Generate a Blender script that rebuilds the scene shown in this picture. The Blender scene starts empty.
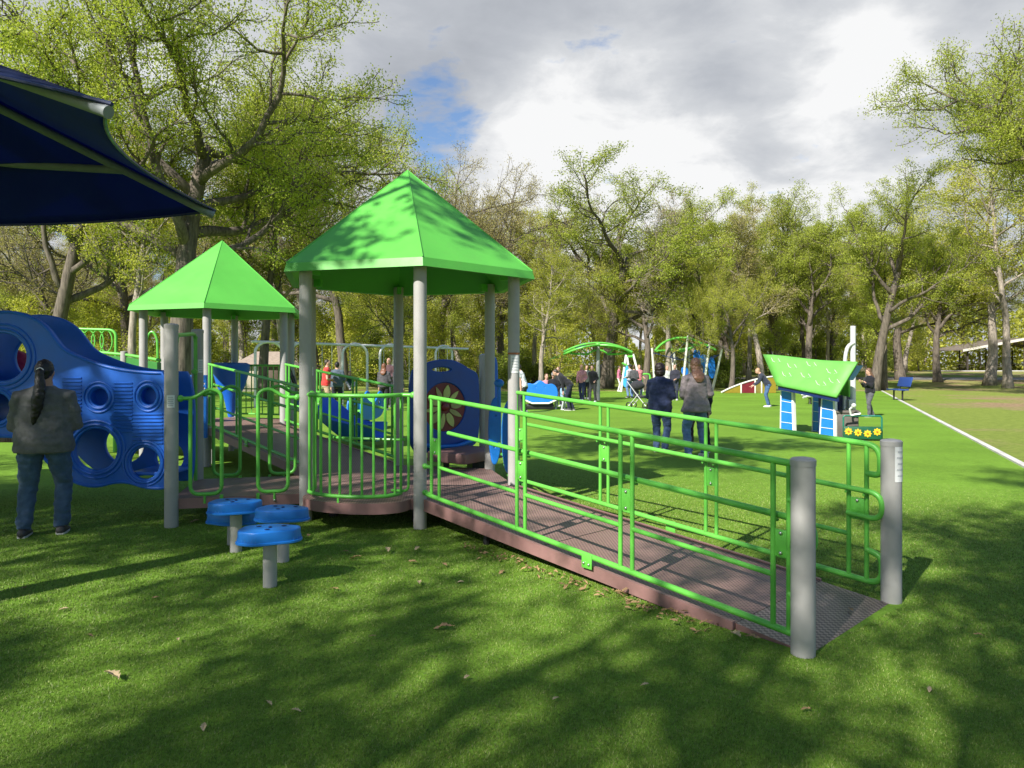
import bpy, bmesh, math, random
import numpy as np
from mathutils import Vector, Matrix, noise

SC = bpy.context.scene
COL = SC.collection
R = math.radians
PI = math.pi
rnd = random.Random(7)
CAMH, HOR, FPX = 1.55, 367.0, 710.0


def gx(px, d):            # sideways metres of a bearing at a depth
    return (px - 512) / FPX * d


def gd(y):                # depth of a ground point from how far below the horizon it lies
    return CAMH * FPX / (y - HOR)


def zz(y, d):
    return CAMH + (HOR - y) / FPX * d


def terrain(x, y):
    t = min(1.0, max(0.0, (y - 46) / 34.0))
    return 1.05 * t * t * (3 - 2 * t)


# ------------------------------------------------------------------ object helpers
def tag(o, label, cat, group=None, kind=None):
    if label:
        o['label'] = label
    if cat:
        o['category'] = cat
    if group:
        o['group'] = group
    if kind:
        o['kind'] = kind
    return o


def thing(name, label, cat, loc=(0, 0, 0), rz=0.0, group=None):
    o = bpy.data.objects.new(name, None)
    COL.objects.link(o)
    o.empty_display_size = 0.2
    o.location = loc
    o.rotation_euler = (0, 0, rz)
    return tag(o, label, cat, group)


def adopt(o, parent, world=False):
    o.parent = parent
    if world and parent.type == 'EMPTY':
        m = Matrix.Translation(parent.location) @ Matrix.Rotation(parent.rotation_euler.z, 4, 'Z')
        o.matrix_parent_inverse = m.inverted()
    return o


def fast_mesh(name, V, F, mat=None, smooth=False, attr=None):
    V = np.asarray(V, dtype=np.float32)
    F = np.asarray(F, dtype=np.int32)
    k = F.shape[1]
    me = bpy.data.meshes.new(name)
    me.vertices.add(len(V))
    me.vertices.foreach_set('co', V.ravel())
    me.loops.add(F.size)
    me.loops.foreach_set('vertex_index', F.ravel())
    me.polygons.add(len(F))
    me.polygons.foreach_set('loop_start', np.arange(0, F.size, k, dtype=np.int32))
    me.polygons.foreach_set('loop_total', np.full(len(F), k, dtype=np.int32))
    if smooth:
        me.polygons.foreach_set('use_smooth', np.ones(len(F), dtype=bool))
    if attr is not None:
        a = me.attributes.new('tint', 'FLOAT', 'POINT')
        a.data.foreach_set('value', np.asarray(attr, dtype=np.float32))
    me.update(calc_edges=True)
    if mat:
        me.materials.append(mat)
    return me


def mobj(name, me, parent=None, world=False):
    o = bpy.data.objects.new(name, me)
    COL.objects.link(o)
    if parent is not None:
        adopt(o, parent, world)
    return o


def fillet(pts, r, n=6, closed=False):
    pts = [Vector(p) for p in pts]
    out = []
    N = len(pts)
    for i, p in enumerate(pts):
        if not closed and i in (0, N - 1):
            out.append(p)
            continue
        a, b = pts[i - 1], pts[(i + 1) % N]
        da, db = (a - p), (b - p)
        rr = min(r, da.length * 0.49, db.length * 0.49)
        p0, p1 = p + da.normalized() * rr, p + db.normalized() * rr
        for k in range(n + 1):
            t = k / n
            out.append((1 - t) ** 2 * p0 + 2 * t * (1 - t) * p + t * t * p1)
    return out


class MB:
    def __init__(self):
        self.V, self.F, self.M = [], [], []

    def add(self, V, F, m=0):
        k = len(self.V)
        self.V += [Vector(v) for v in V]
        self.F += [tuple(i + k for i in f) for f in F]
        self.M += [m] * len(F)
        return self

    def box(self, c, s, rz=0.0, rot=None, bev=0.0, m=0):
        x, y, z = s[0] / 2, s[1] / 2, s[2] / 2
        M = Matrix.Translation(Vector(c)) @ (rot.to_4x4() if rot is not None else Matrix.Rotation(rz, 4, 'Z'))
        if bev > 0:
            bm = bmesh.new()
            bmesh.ops.create_cube(bm, size=1)
            for v in bm.verts:
                v.co = Vector((v.co.x * s[0], v.co.y * s[1], v.co.z * s[2]))
            bmesh.ops.bevel(bm, geom=list(bm.edges), offset=bev, segments=2, affect='EDGES', profile=0.5)
            bm.verts.index_update()
            self.add([M @ v.co for v in bm.verts], [[v.index for v in f.verts] for f in bm.faces], m)
            bm.free()
            return self
        V = [M @ Vector(p) for p in ((-x, -y, -z), (x, -y, -z), (x, y, -z), (-x, y, -z), (-x, -y, z), (x, -y, z), (x, y, z), (-x, y, z))]
        return self.add(V, [(0, 3, 2, 1), (4, 5, 6, 7), (0, 1, 5, 4), (1, 2, 6, 5), (2, 3, 7, 6), (3, 0, 4, 7)], m)

    def tube(self, path, r, n=10, closed=False, m=0):
        P = [Vector(p) for p in path]
        N = len(P)
        rad = r if isinstance(r, (list, tuple)) else [r] * N
        T = []
        for i in range(N):
            if closed:
                t = P[(i + 1) % N] - P[i - 1]
            else:
                t = P[min(i + 1, N - 1)] - P[max(i - 1, 0)]
            T.append(t.normalized() if t.length > 1e-9 else Vector((0, 0, 1)))
        up = Vector((0, 0, 1)) if abs(T[0].z) < 0.9 else Vector((1, 0, 0))
        u = (up - T[0] * up.dot(T[0])).normalized()
        V = []
        for i in range(N):
            u = u - T[i] * u.dot(T[i])
            u = u.normalized() if u.length > 1e-6 else T[i].orthogonal().normalized()
            w = T[i].cross(u)
            for k in range(n):
                a = 2 * PI * k / n
                V.append(P[i] + (u * math.cos(a) + w * math.sin(a)) * rad[i])
        F = []
        for i in range(N if closed else N - 1):
            j = (i + 1) % N
            for k in range(n):
                l = (k + 1) % n
                F.append((i * n + k, i * n + l, j * n + l, j * n + k))
        if not closed:
            F.append(tuple(reversed(range(n))))
            F.append(tuple(range((N - 1) * n, N * n)))
        return self.add(V, F, m)

    def lathe(self, prof, c=(0, 0, 0), n=20, m=0, M=None):
        V, F = [], []
        c = Vector(c)
        for r, z in prof:
            for k in range(n):
                a = 2 * PI * k / n
                p = Vector((r * math.cos(a), r * math.sin(a), z))
                V.append((M @ p if M is not None else p) + c)
        for i in range(len(prof) - 1):
            for k in range(n):
                l = (k + 1) % n
                F.append((i * n + k, i * n + l, (i + 1) * n + l, (i + 1) * n + k))
        if prof[0][0] > 1e-6:
            F.append(tuple(reversed(range(n))))
        if prof[-1][0] > 1e-6:
            F.append(tuple(range((len(prof) - 1) * n, len(prof) * n)))
        return self.add(V, F, m)

    def ball(self, c, r, n=12, rot=None, m=0):
        r = (r, r, r) if not isinstance(r, (tuple, list)) else r
        V, F = [], []
        c = Vector(c)
        h = n // 2 + 1
        for i in range(1, h):
            b = PI * i / h
            for k in range(n):
                a = 2 * PI * k / n
                p = Vector((r[0] * math.sin(b) * math.cos(a), r[1] * math.sin(b) * math.sin(a), r[2] * math.cos(b)))
                V.append(c + (rot @ p if rot is not None else p))
        top, bot = len(V), len(V) + 1
        for s in (1, -1):
            p = Vector((0, 0, r[2] * s))
            V.append(c + (rot @ p if rot is not None else p))
        for i in range(h - 2):
            for k in range(n):
                l = (k + 1) % n
                F.append((i * n + k, (i + 1) * n + k, (i + 1) * n + l, i * n + l))
        for k in range(n):
            l = (k + 1) % n
            F.append((top, k, l))
            F.append((bot, (h - 2) * n + l, (h - 2) * n + k))
        return self.add(V, F, m)

    def rings(self, rings, n=16, m=0):
        V, F = [], []
        for c, ax, ay in rings:
            for k in range(n):
                a = 2 * PI * k / n
                V.append(Vector(c) + Vector(ax) * math.cos(a) + Vector(ay) * math.sin(a))
        for i in range(len(rings) - 1):
            for k in range(n):
                l = (k + 1) % n
                F.append((i * n + k, i * n + l, (i + 1) * n + l, (i + 1) * n + k))
        F.append(tuple(reversed(range(n))))
        F.append(tuple(range((len(rings) - 1) * n, len(rings) * n)))
        return self.add(V, F, m)

    def prism(self, pts, d, m=0):        # a flat outline pushed along d
        n = len(pts)
        d = Vector(d)
        P = [Vector(p) for p in pts]
        V = P + [p + d for p in P]
        F = [tuple(reversed(range(n))), tuple(range(n, 2 * n))]
        F += [(i, (i + 1) % n, (i + 1) % n + n, i + n) for i in range(n)]
        return self.add(V, F, m)

    def build_each(self, name, mat, parent=None, world=False, **k):
        """one object for every loose piece"""
        par = list(range(len(self.V)))

        def root(i):
            while par[i] != i:
                par[i] = par[par[i]]
                i = par[i]
            return i
        for f in self.F:
            for i in f[1:]:
                par[root(i)] = root(f[0])
        grp = {}
        for f in self.F:
            grp.setdefault(root(f[0]), []).append(f)
        out = []
        for fs in grp.values():
            ids = sorted({i for f in fs for i in f})
            mp = {i: j for j, i in enumerate(ids)}
            b = MB()
            b.add([self.V[i] for i in ids], [tuple(mp[i] for i in f) for f in fs])
            out.append(b.build(name, mat, parent, world, **k))
        return out

    def build(self, name, mat, parent=None, world=False, angle=38, flat=False):
        me = bpy.data.meshes.new(name)
        me.from_pydata([tuple(v) for v in self.V], [], self.F)
        mats = mat if isinstance(mat, (list, tuple)) else [mat]
        for mt in mats:
            me.materials.append(mt)
        if len(mats) > 1:
            me.polygons.foreach_set('material_index', self.M)
        me.update()
        bm = bmesh.new()
        bm.from_mesh(me)
        bmesh.ops.recalc_face_normals(bm, faces=bm.faces)
        bm.to_mesh(me)
        bm.free()
        if not flat:
            me.polygons.foreach_set('use_smooth', [True] * len(me.polygons))
            me.set_sharp_from_angle(angle=R(angle))
        return mobj(name, me, parent, world)


def plate_geo(loops, thick, bevel=0.006):
    """outline loops (the first is outside, the others are holes) as a thick rounded plate; returns V, F in the loop plane"""
    cu = bpy.data.curves.new('plate', 'CURVE')
    cu.dimensions = '2D'
    cu.fill_mode = 'BOTH'
    cu.extrude = thick / 2 - bevel
    cu.bevel_depth = bevel
    cu.bevel_resolution = 2
    for lp in loops:
        sp = cu.splines.new('POLY')
        sp.points.add(len(lp) - 1)
        for p, q in zip(sp.points, lp):
            p.co = (q[0], q[1], 0, 1)
        sp.use_cyclic_u = True
    o = bpy.data.objects.new('plate', cu)
    COL.objects.link(o)
    dg = bpy.context.evaluated_depsgraph_get()
    me = bpy.data.meshes.new_from_object(o.evaluated_get(dg))
    V = [v.co.copy() for v in me.vertices]
    F = [tuple(p.vertices) for p in me.polygons]
    bpy.data.objects.remove(o)
    bpy.data.curves.remove(cu)
    bpy.data.meshes.remove(me)
    return V, F


def frame(o, ex, ey):
    ex, ey = Vector(ex).normalized(), Vector(ey).normalized()
    ez = ex.cross(ey).normalized()
    m = Matrix((ex, ey, ez)).transposed().to_4x4()
    m.translation = Vector(o)
    return m


def round2d(pts, r, n=5):
    return [(p.x, p.y) for p in fillet([(x, y, 0) for x, y in pts], r, n, True)]


def circ(cx, cy, r, n=28, ry=None):
    ry = ry or r
    return [(cx + r * math.cos(2 * PI * k / n), cy + ry * math.sin(2 * PI * k / n)) for k in range(n)]


def chaikin(pts, n=2):
    for _ in range(n):
        out = []
        for i, p in enumerate(pts):
            q = pts[(i + 1) % len(pts)]
            out += [(p[0] * .75 + q[0] * .25, p[1] * .75 + q[1] * .25), (p[0] * .25 + q[0] * .75, p[1] * .25 + q[1] * .75)]
        pts = out
    return pts


def copy_tree(o, parent=None):
    c = o.copy()
    COL.objects.link(c)
    if parent is not None:
        c.parent = parent
    for ch in list(o.children):
        copy_tree(ch, c)
    return c


# ------------------------------------------------------------------ materials
def nodes(name):
    m = bpy.data.materials.new(name)
    m.use_nodes = True
    nt = m.node_tree
    return m, nt, nt.nodes['Principled BSDF']


def N(nt, typ, **kw):
    n = nt.nodes.new(typ)
    for k, v in kw.items():
        if k.startswith('i_'):
            n.inputs[k[2:].replace('_', ' ')].default_value = v
        else:
            setattr(n, k, v)
    return n


def ramp(nt, src, stops):
    r = nt.nodes.new('ShaderNodeValToRGB')
    e = r.color_ramp.elements
    while len(e) < len(stops):
        e.new(0.5)
    for el, (p, c) in zip(e, stops):
        el.position = p
        el.color = (c[0], c[1], c[2], 1) if not isinstance(c, (int, float)) else (c, c, c, 1)
    nt.links.new(src, r.inputs['Fac'])
    return r


def mixc(nt, fac, a, b, mode='MIX'):
    m = nt.nodes.new('ShaderNodeMix')
    m.data_type = 'RGBA'
    m.blend_type = mode
    for sock, v in ((m.inputs[0], fac), (m.inputs[6], a), (m.inputs[7], b)):
        if hasattr(v, 'links'):
            nt.links.new(v, sock)
        elif isinstance(v, (int, float)):
            sock.default_value = v
        else:
            sock.default_value = (v[0], v[1], v[2], 1)
    return m.outputs[2]


MATS = {}


def pm(name, col, rough=0.5, metal=0.0, var=0.12, scale=6.0, bump=0.0, bscale=60.0, spec=0.5, coat=0.0, dirt=0.0):
    if name in MATS:
        return MATS[name]
    m, nt, b = nodes(name)
    tc = N(nt, 'ShaderNodeTexCoord')
    n1 = N(nt, 'ShaderNodeTexNoise', i_Scale=scale, i_Detail=6.0, i_Roughness=0.6)
    nt.links.new(tc.outputs['Object'], n1.inputs['Vector'])
    lo = tuple(c * (1 - var) for c in col)
    hi = tuple(min(1, c * (1 + var)) for c in col)
    r = ramp(nt, n1.outputs['Fac'], [(0.3, lo), (0.7, hi)])
    out = r.outputs['Color']
    if dirt > 0:
        n2 = N(nt, 'ShaderNodeTexNoise', i_Scale=scale * 2.7, i_Detail=8.0, i_Roughness=0.75)
        nt.links.new(tc.outputs['Object'], n2.inputs['Vector'])
        r2 = ramp(nt, n2.outputs['Fac'], [(0.52, 0.0), (0.75, dirt)])
        out = mixc(nt, r2.outputs['Color'], out, (0.16, 0.13, 0.09))
    nt.links.new(out, b.inputs['Base Color'])
    rr = ramp(nt, n1.outputs['Fac'], [(0.25, max(0.02, rough - 0.08)), (0.75, min(1, rough + 0.1))])
    nt.links.new(rr.outputs['Color'], b.inputs['Roughness'])
    b.inputs['Metallic'].default_value = metal
    b.inputs['Specular IOR Level'].default_value = spec
    b.inputs['Coat Weight'].default_value = coat
    if bump > 0:
        n3 = N(nt, 'ShaderNodeTexNoise', i_Scale=bscale, i_Detail=4.0)
        nt.links.new(tc.outputs['Object'], n3.inputs['Vector'])
        bp = N(nt, 'ShaderNodeBump', i_Strength=bump, i_Distance=0.01)
        nt.links.new(n3.outputs['Fac'], bp.inputs['Height'])
        nt.links.new(bp.outputs['Normal'], b.inputs['Normal'])
    MATS[name] = m
    return m


GREEN = pm('green_powder_coat', (0.12, 0.47, 0.06), 0.38, var=0.1, dirt=0.15, bump=0.05)
ROOF = pm('green_roof_plastic', (0.10, 0.44, 0.055), 0.5, var=0.07, scale=2.0, dirt=0.10, bump=0.04, bscale=30)
POST = pm('grey_post_paint', (0.36, 0.35, 0.335), 0.5, var=0.07, scale=4, bump=0.04, bscale=150, dirt=0.12)
BLUE = pm('blue_plastic', (0.010, 0.125, 0.58), 0.46, var=0.12, scale=3, bump=0.05, bscale=120, dirt=0.06)
BRIGHTBLUE = pm('bright_blue_plastic', (0.01, 0.17, 0.60), 0.44, var=0.1, scale=4, bump=0.08, bscale=160, dirt=0.05)
SILVER = pm('galvanised_steel', (0.66, 0.66, 0.65), 0.42, metal=0.25, var=0.08, bump=0.03)
CREAM = pm('cream_paint', (0.66, 0.66, 0.6), 0.45, var=0.06)
BLACK = pm('black_plastic', (0.012, 0.012, 0.013), 0.45, var=0.3)
WHITE = pm('white_paint', (0.78, 0.78, 0.76), 0.5, var=0.05, dirt=0.08)
STICKER = pm('white_sticker', (0.7, 0.71, 0.7), 0.4, var=0.04)
INK = pm('grey_print', (0.45, 0.47, 0.48), 0.5, var=0.1)
BOLT = pm('bolt_steel', (0.55, 0.55, 0.53), 0.3, metal=0.9)
YELLOW = pm('yellow_plastic', (0.75, 0.47, 0.02), 0.4, var=0.08)
PETAL = pm('pale_yellow_green_plastic', (0.52, 0.56, 0.16), 0.4, var=0.15, scale=9)
RED = pm('dark_red_plastic', (0.16, 0.012, 0.022), 0.35, var=0.2)
DKGREEN = pm('dark_green_panel', (0.01, 0.09, 0.04), 0.4, var=0.15)
TAN = pm('tan_siding', (0.42, 0.36, 0.27), 0.7, var=0.1)
BROWNBOX = pm('weathered_brown_plastic', (0.10, 0.085, 0.07), 0.6, var=0.2)
NAVY = pm('navy_plastic', (0.008, 0.02, 0.10), 0.4, var=0.2)


def deck_material():
    m, nt, b = nodes('brown_coated_deck')
    tc = N(nt, 'ShaderNodeTexCoord')
    n1 = N(nt, 'ShaderNodeTexNoise', i_Scale=1.6, i_Detail=7.0, i_Roughness=0.65)
    nt.links.new(tc.outputs['Object'], n1.inputs['Vector'])
    r = ramp(nt, n1.outputs['Fac'], [(0.3, (0.21, 0.125, 0.105)), (0.7, (0.295, 0.185, 0.158))])
    n2 = N(nt, 'ShaderNodeTexNoise', i_Scale=9.0, i_Detail=8.0, i_Roughness=0.8)
    nt.links.new(tc.outputs['Object'], n2.inputs['Vector'])
    r2 = ramp(nt, n2.outputs['Fac'], [(0.5, 0.0), (0.8, 0.35)])
    c = mixc(nt, r2.outputs['Color'], r.outputs['Color'], (0.25, 0.2, 0.16))
    rot = N(nt, 'ShaderNodeMapping')
    rot.inputs['Rotation'].default_value = (0, 0, R(45 + 39.4))
    rot.inputs['Scale'].default_value = (40, 40, 0.001)
    nt.links.new(tc.outputs['Object'], rot.inputs['Vector'])
    ck = N(nt, 'ShaderNodeTexVoronoi', i_Scale=1.0, i_Randomness=0.0)
    nt.links.new(rot.outputs['Vector'], ck.inputs['Vector'])
    dots = ramp(nt, ck.outputs['Distance'], [(0.20, 1.0), (0.32, 0.0)])
    c2 = mixc(nt, dots.outputs['Color'], c, (0.085, 0.055, 0.05))
    nt.links.new(c2, b.inputs['Base Color'])
    b.inputs['Roughness'].default_value = 0.55
    bp = N(nt, 'ShaderNodeBump', i_Strength=0.5, i_Distance=0.004, invert=True)
    nt.links.new(dots.outputs['Color'], bp.inputs['Height'])
    nt.links.new(bp.outputs['Normal'], b.inputs['Normal'])
    return m


DECK = deck_material()
SKIRT = pm('brown_coated_edge', (0.25, 0.135, 0.125), 0.5, var=0.15, bump=0.08, dirt=0.3)
DIAMOND = None


def steel_plate():
    m, nt, b = nodes('diamond_steel_plate')
    tc = N(nt, 'ShaderNodeTexCoord')
    mp = N(nt, 'ShaderNodeMapping')
    mp.inputs['Rotation'].default_value = (0, 0, R(39.4))
    mp.inputs['Scale'].default_value = (42, 42, 0.001)
    nt.links.new(tc.outputs['Object'], mp.inputs['Vector'])
    ck = N(nt, 'ShaderNodeTexChecker', i_Scale=1.0)
    nt.links.new(mp.outputs['Vector'], ck.inputs['Vector'])
    n1 = N(nt, 'ShaderNodeTexNoise', i_Scale=5.0, i_Detail=8.0)
    nt.links.new(tc.outputs['Object'], n1.inputs['Vector'])
    r = ramp(nt, n1.outputs['Fac'], [(0.3, (0.19, 0.145, 0.135)), (0.7, (0.28, 0.22, 0.205))])
    dk = mixc(nt, ck.outputs['Fac'], r.outputs['Color'], (0.07, 0.055, 0.052))
    nt.links.new(dk, b.inputs['Base Color'])
    b.inputs['Roughness'].default_value = 0.42
    b.inputs['Metallic'].default_value = 0.3
    bp = N(nt, 'ShaderNodeBump', i_Strength=0.6, i_Distance=0.004)
    nt.links.new(ck.outputs['Fac'], bp.inputs['Height'])
    nt.links.new(bp.outputs['Normal'], b.inputs['Normal'])
    return m


DIAMOND = steel_plate()


def leaf_material(name, dark, light, trans=0.48):
    m, nt, b = nodes(name)
    at = N(nt, 'ShaderNodeAttribute', attribute_name='tint')
    oi = N(nt, 'ShaderNodeObjectInfo')
    mt = N(nt, 'ShaderNodeMath', operation='MULTIPLY_ADD')
    nt.links.new(oi.outputs['Random'], mt.inputs[0])
    mt.inputs[1].default_value = 0.35
    nt.links.new(at.outputs['Fac'], mt.inputs[2])
    r = ramp(nt, mt.outputs[0], [(0.1, dark), (1.2, light)])
    nt.links.new(r.outputs['Color'], b.inputs['Base Color'])
    b.inputs['Roughness'].default_value = 0.55
    b.inputs['Specular IOR Level'].default_value = 0.25
    tr = N(nt, 'ShaderNodeBsdfTranslucent')
    br = mixc(nt, 1.0, r.outputs['Color'], (1.1, 1.15, 0.6), 'MULTIPLY')
    nt.links.new(br, tr.inputs['Color'])
    mx = N(nt, 'ShaderNodeMixShader', i_Fac=trans)
    nt.links.new(b.outputs[0], mx.inputs[1])
    nt.links.new(tr.outputs[0], mx.inputs[2])
    nt.links.new(mx.outputs[0], nt.nodes['Material Output'].inputs['Surface'])
    return m


LEAF = leaf_material('spring_oak_leaves', (0.235, 0.285, 0.04), (0.47, 0.52, 0.085))
LEAFY = leaf_material('fresh_yellow_green_leaves', (0.29, 0.31, 0.045), (0.55, 0.55, 0.09))
BUDS = leaf_material('olive_buds', (0.26, 0.23, 0.085), (0.48, 0.42, 0.17))
SHRUBLEAF = leaf_material('shrub_leaves', (0.14, 0.20, 0.03), (0.36, 0.42, 0.07))


def bark_material(name, a, b_):
    m, nt, b = nodes(name)
    tc = N(nt, 'ShaderNodeTexCoord')
    mp = N(nt, 'ShaderNodeMapping')
    mp.inputs['Scale'].default_value = (9, 9, 1.6)
    nt.links.new(tc.outputs['Object'], mp.inputs['Vector'])
    n1 = N(nt, 'ShaderNodeTexNoise', i_Scale=1.0, i_Detail=8.0, i_Roughness=0.7)
    nt.links.new(mp.outputs['Vector'], n1.inputs['Vector'])
    r = ramp(nt, n1.outputs['Fac'], [(0.34, a), (0.66, b_)])
    nt.links.new(r.outputs['Color'], b.inputs['Base Color'])
    b.inputs['Roughness'].default_value = 0.9
    bp = N(nt, 'ShaderNodeBump', i_Strength=0.7, i_Distance=0.03)
    nt.links.new(n1.outputs['Fac'], bp.inputs['Height'])
    nt.links.new(bp.outputs['Normal'], b.inputs['Normal'])
    return m


BARK = bark_material('oak_bark', (0.045, 0.036, 0.028), (0.19, 0.155, 0.12))
PALEBARK = bark_material('pale_bark', (0.14, 0.115, 0.09), (0.42, 0.36, 0.29))


def cloth(name, col, stripes=None):
    if name in MATS:
        return MATS[name]
    m, nt, b = nodes(name)
    tc = N(nt, 'ShaderNodeTexCoord')
    n1 = N(nt, 'ShaderNodeTexNoise', i_Scale=14.0, i_Detail=6.0, i_Roughness=0.65)
    nt.links.new(tc.outputs['Object'], n1.inputs['Vector'])
    r = ramp(nt, n1.outputs['Fac'], [(0.3, tuple(c * 0.72 for c in col)), (0.72, tuple(min(1, c * 1.22) for c in col))])
    out = r.outputs['Color']
    if stripes:
        w = N(nt, 'ShaderNodeTexWave', i_Scale=stripes[1], i_Distortion=0.6, bands_direction='Z')
        nt.links.new(tc.outputs['Object'], w.inputs['Vector'])
        rr = ramp(nt, w.outputs['Fac'], [(0.45, 0.0), (0.7, 0.8)])
        out = mixc(nt, rr.outputs['Color'], out, stripes[0])
    nt.links.new(out, b.inputs['Base Color'])
    b.inputs['Roughness'].default_value = 0.85
    b.inputs['Specular IOR Level'].default_value = 0.2
    b.inputs['Sheen Weight'].default_value = 0.15
    n2 = N(nt, 'ShaderNodeTexNoise', i_Scale=30.0, i_Detail=3.0)
    nt.links.new(tc.outputs['Object'], n2.inputs['Vector'])
    bp = N(nt, 'ShaderNodeBump', i_Strength=0.35, i_Distance=0.012)
    nt.links.new(n2.outputs['Fac'], bp.inputs['Height'])
    nt.links.new(bp.outputs['Normal'], b.inputs['Normal'])
    MATS[name] = m
    return m


SKIN = pm('skin', (0.52, 0.30, 0.215), 0.5, var=0.06, scale=8)
DARKSKIN = pm('tan_skin', (0.36, 0.19, 0.125), 0.5, var=0.06, scale=8)


def hairmat(name, c):
    return pm(name, c, 0.45, var=0.35, scale=22, bump=0.5, bscale=70)


# ------------------------------------------------------------------ camera, light, sky
cam = bpy.data.cameras.new('camera')
cam.sensor_width = 36
cam.sensor_fit = 'HORIZONTAL'
cam.lens = FPX / 1024 * 36
cam.shift_y = -17 / 1024
cam.clip_start = 0.05
cam.clip_end = 3000
camo = bpy.data.objects.new('camera', cam)
COL.objects.link(camo)
camo.location = (0, 0, CAMH)
camo.rotation_euler = (R(90), 0, 0)
SC.camera = camo

SUN_EL, SUN_AZ = 39.0, math.atan2(-0.62, -0.79)      # towards the sun: behind the camera, to the left
sun_dir = Vector((math.sin(SUN_AZ) * math.cos(R(SUN_EL)), math.cos(SUN_AZ) * math.cos(R(SUN_EL)), math.sin(R(SUN_EL))))
sl = bpy.data.lights.new('sun', 'SUN')
sl.energy = 5.0
sl.angle = R(0.53)
sl.color = (1.0, 0.955, 0.88)
so = bpy.data.objects.new('sun', sl)
COL.objects.link(so)
so.location = sun_dir * 60
so.rotation_euler = (-sun_dir).to_track_quat('-Z', 'Y').to_euler()

w = bpy.data.worlds.new('World')
SC.world = w
w.use_nodes = True
nt = w.node_tree
bg = nt.nodes['Background']
bg.inputs['Strength'].default_value = 0.060
sky = N(nt, 'ShaderNodeTexSky', sky_type='NISHITA')
sky.sun_disc = False
sky.sun_elevation = R(SUN_EL)
sky.sun_rotation = SUN_AZ
sky.air_density = 1.2
sky.ozone_density = 2.0
sky.dust_density = 0.6
tc = N(nt, 'ShaderNodeTexCoord')
sep = N(nt, 'ShaderNodeSeparateXYZ')
nt.links.new(tc.outputs['Generated'], sep.inputs[0])


def mth(op, a, b=None, c=None):
    n = N(nt, 'ShaderNodeMath', operation=op)
    for i, v in enumerate((a, b, c)):
        if v is None:
            continue
        if hasattr(v, 'links'):
            nt.links.new(v, n.inputs[i])
        else:
            n.inputs[i].default_value = v
    return n.outputs[0]


zc = mth('ADD', mth('MAXIMUM', sep.outputs['Z'], 0.0), 0.22)
cx, cy = mth('DIVIDE', sep.outputs['X'], zc), mth('DIVIDE', sep.outputs['Y'], zc)
cmb = N(nt, 'ShaderNodeCombineXYZ')
nt.links.new(cx, cmb.inputs[0])
nt.links.new(cy, cmb.inputs[1])


def cloud_noise(scale, detail, off, rough=0.55, dist=0.0):
    mp = N(nt, 'ShaderNodeMapping')
    mp.inputs['Location'].default_value = off
    nt.links.new(cmb.outputs[0], mp.inputs['Vector'])
    n = N(nt, 'ShaderNodeTexNoise', i_Scale=scale, i_Detail=detail, i_Roughness=rough, i_Distortion=dist)
    nt.links.new(mp.outputs[0], n.inputs['Vector'])
    return n.outputs['Fac']


def blob(px, py, width):          # a soft patch of sky around one bearing
    d = Vector((px - 512, FPX, HOR - py)).normalized()
    vd = N(nt, 'ShaderNodeVectorMath', operation='DOT_PRODUCT')
    nt.links.new(tc.outputs['Generated'], vd.inputs[0])
    vd.inputs[1].default_value = d
    mr = N(nt, 'ShaderNodeMapRange', interpolation_type='SMOOTHSTEP')
    nt.links.new(vd.outputs['Value'], mr.inputs['Value'])
    mr.inputs['From Min'].default_value = math.cos(R(width))
    mr.inputs['From Max'].default_value = 1.0
    return mr.outputs[0]


base = cloud_noise(1.5, 9.0, (3.1, 0.7, 0))
fine = cloud_noise(4.2, 9.0, (1.3, 4.2, 0), 0.6, 0.3)
# brightness of the cloud deck: grey body, white lower banks
bri = mth('ADD', mth('MULTIPLY', base, 1.0), mth('MULTIPLY', fine, 0.55))
bri = mth('ADD', bri, mth('MULTIPLY', blob(590, 165, 13), 0.44))
bri = mth('ADD', bri, mth('MULTIPLY', blob(830, 20, 9), 0.22))
bri = mth('ADD', bri, mth('MULTIPLY', blob(800, 175, 12), 0.22))
bri = mth('SUBTRACT', bri, mth('MULTIPLY', blob(500, 40, 13), 0.22))
bri = mth('SUBTRACT', bri, mth('MULTIPLY', blob(720, 90, 10), 0.10))
cr = ramp(nt, bri, [(0.42, (3.7, 3.95, 4.4)), (0.66, (4.9, 5.15, 5.6)), (0.86, (6.5, 6.7, 7.0)), (1.1, (9.0, 9.05, 9.1))])
# holes of blue
hole = mth('ADD', mth('MULTIPLY', blob(432, 124, 5.8), 0.38), mth('MULTIPLY', blob(150, 235, 10), 0.33))
hole = mth('ADD', hole, mth('MULTIPLY', blob(600, 45, 4), 0.16))
hole = mth('ADD', hole, mth('MULTIPLY', mth('SUBTRACT', fine, 0.5), 1.5))
hole = mth('ADD', hole, mth('MULTIPLY', mth('SUBTRACT', base, 0.5), -0.35))
back = N(nt, 'ShaderNodeMapRange', interpolation_type='SMOOTHSTEP')
nt.links.new(mth('SUBTRACT', sep.outputs['Y'], mth('MULTIPLY', sep.outputs['Z'], 0.9)), back.inputs['Value'])
back.inputs['From Min'].default_value = 0.28
back.inputs['From Max'].default_value = 0.0
back.inputs['To Min'].default_value = 0.0
back.inputs['To Max'].default_value = 0.6
hole = mth('ADD', hole, back.outputs[0])
hm = ramp(nt, hole, [(0.20, 0.0), (0.42, 1.0)])
skyc = mixc(nt, 1.0, sky.outputs[0], (1.15, 1.25, 1.45), 'MULTIPLY')
out = mixc(nt, hm.outputs['Color'], cr.outputs['Color'], skyc)
nt.links.new(out, bg.inputs['Color'])

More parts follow.
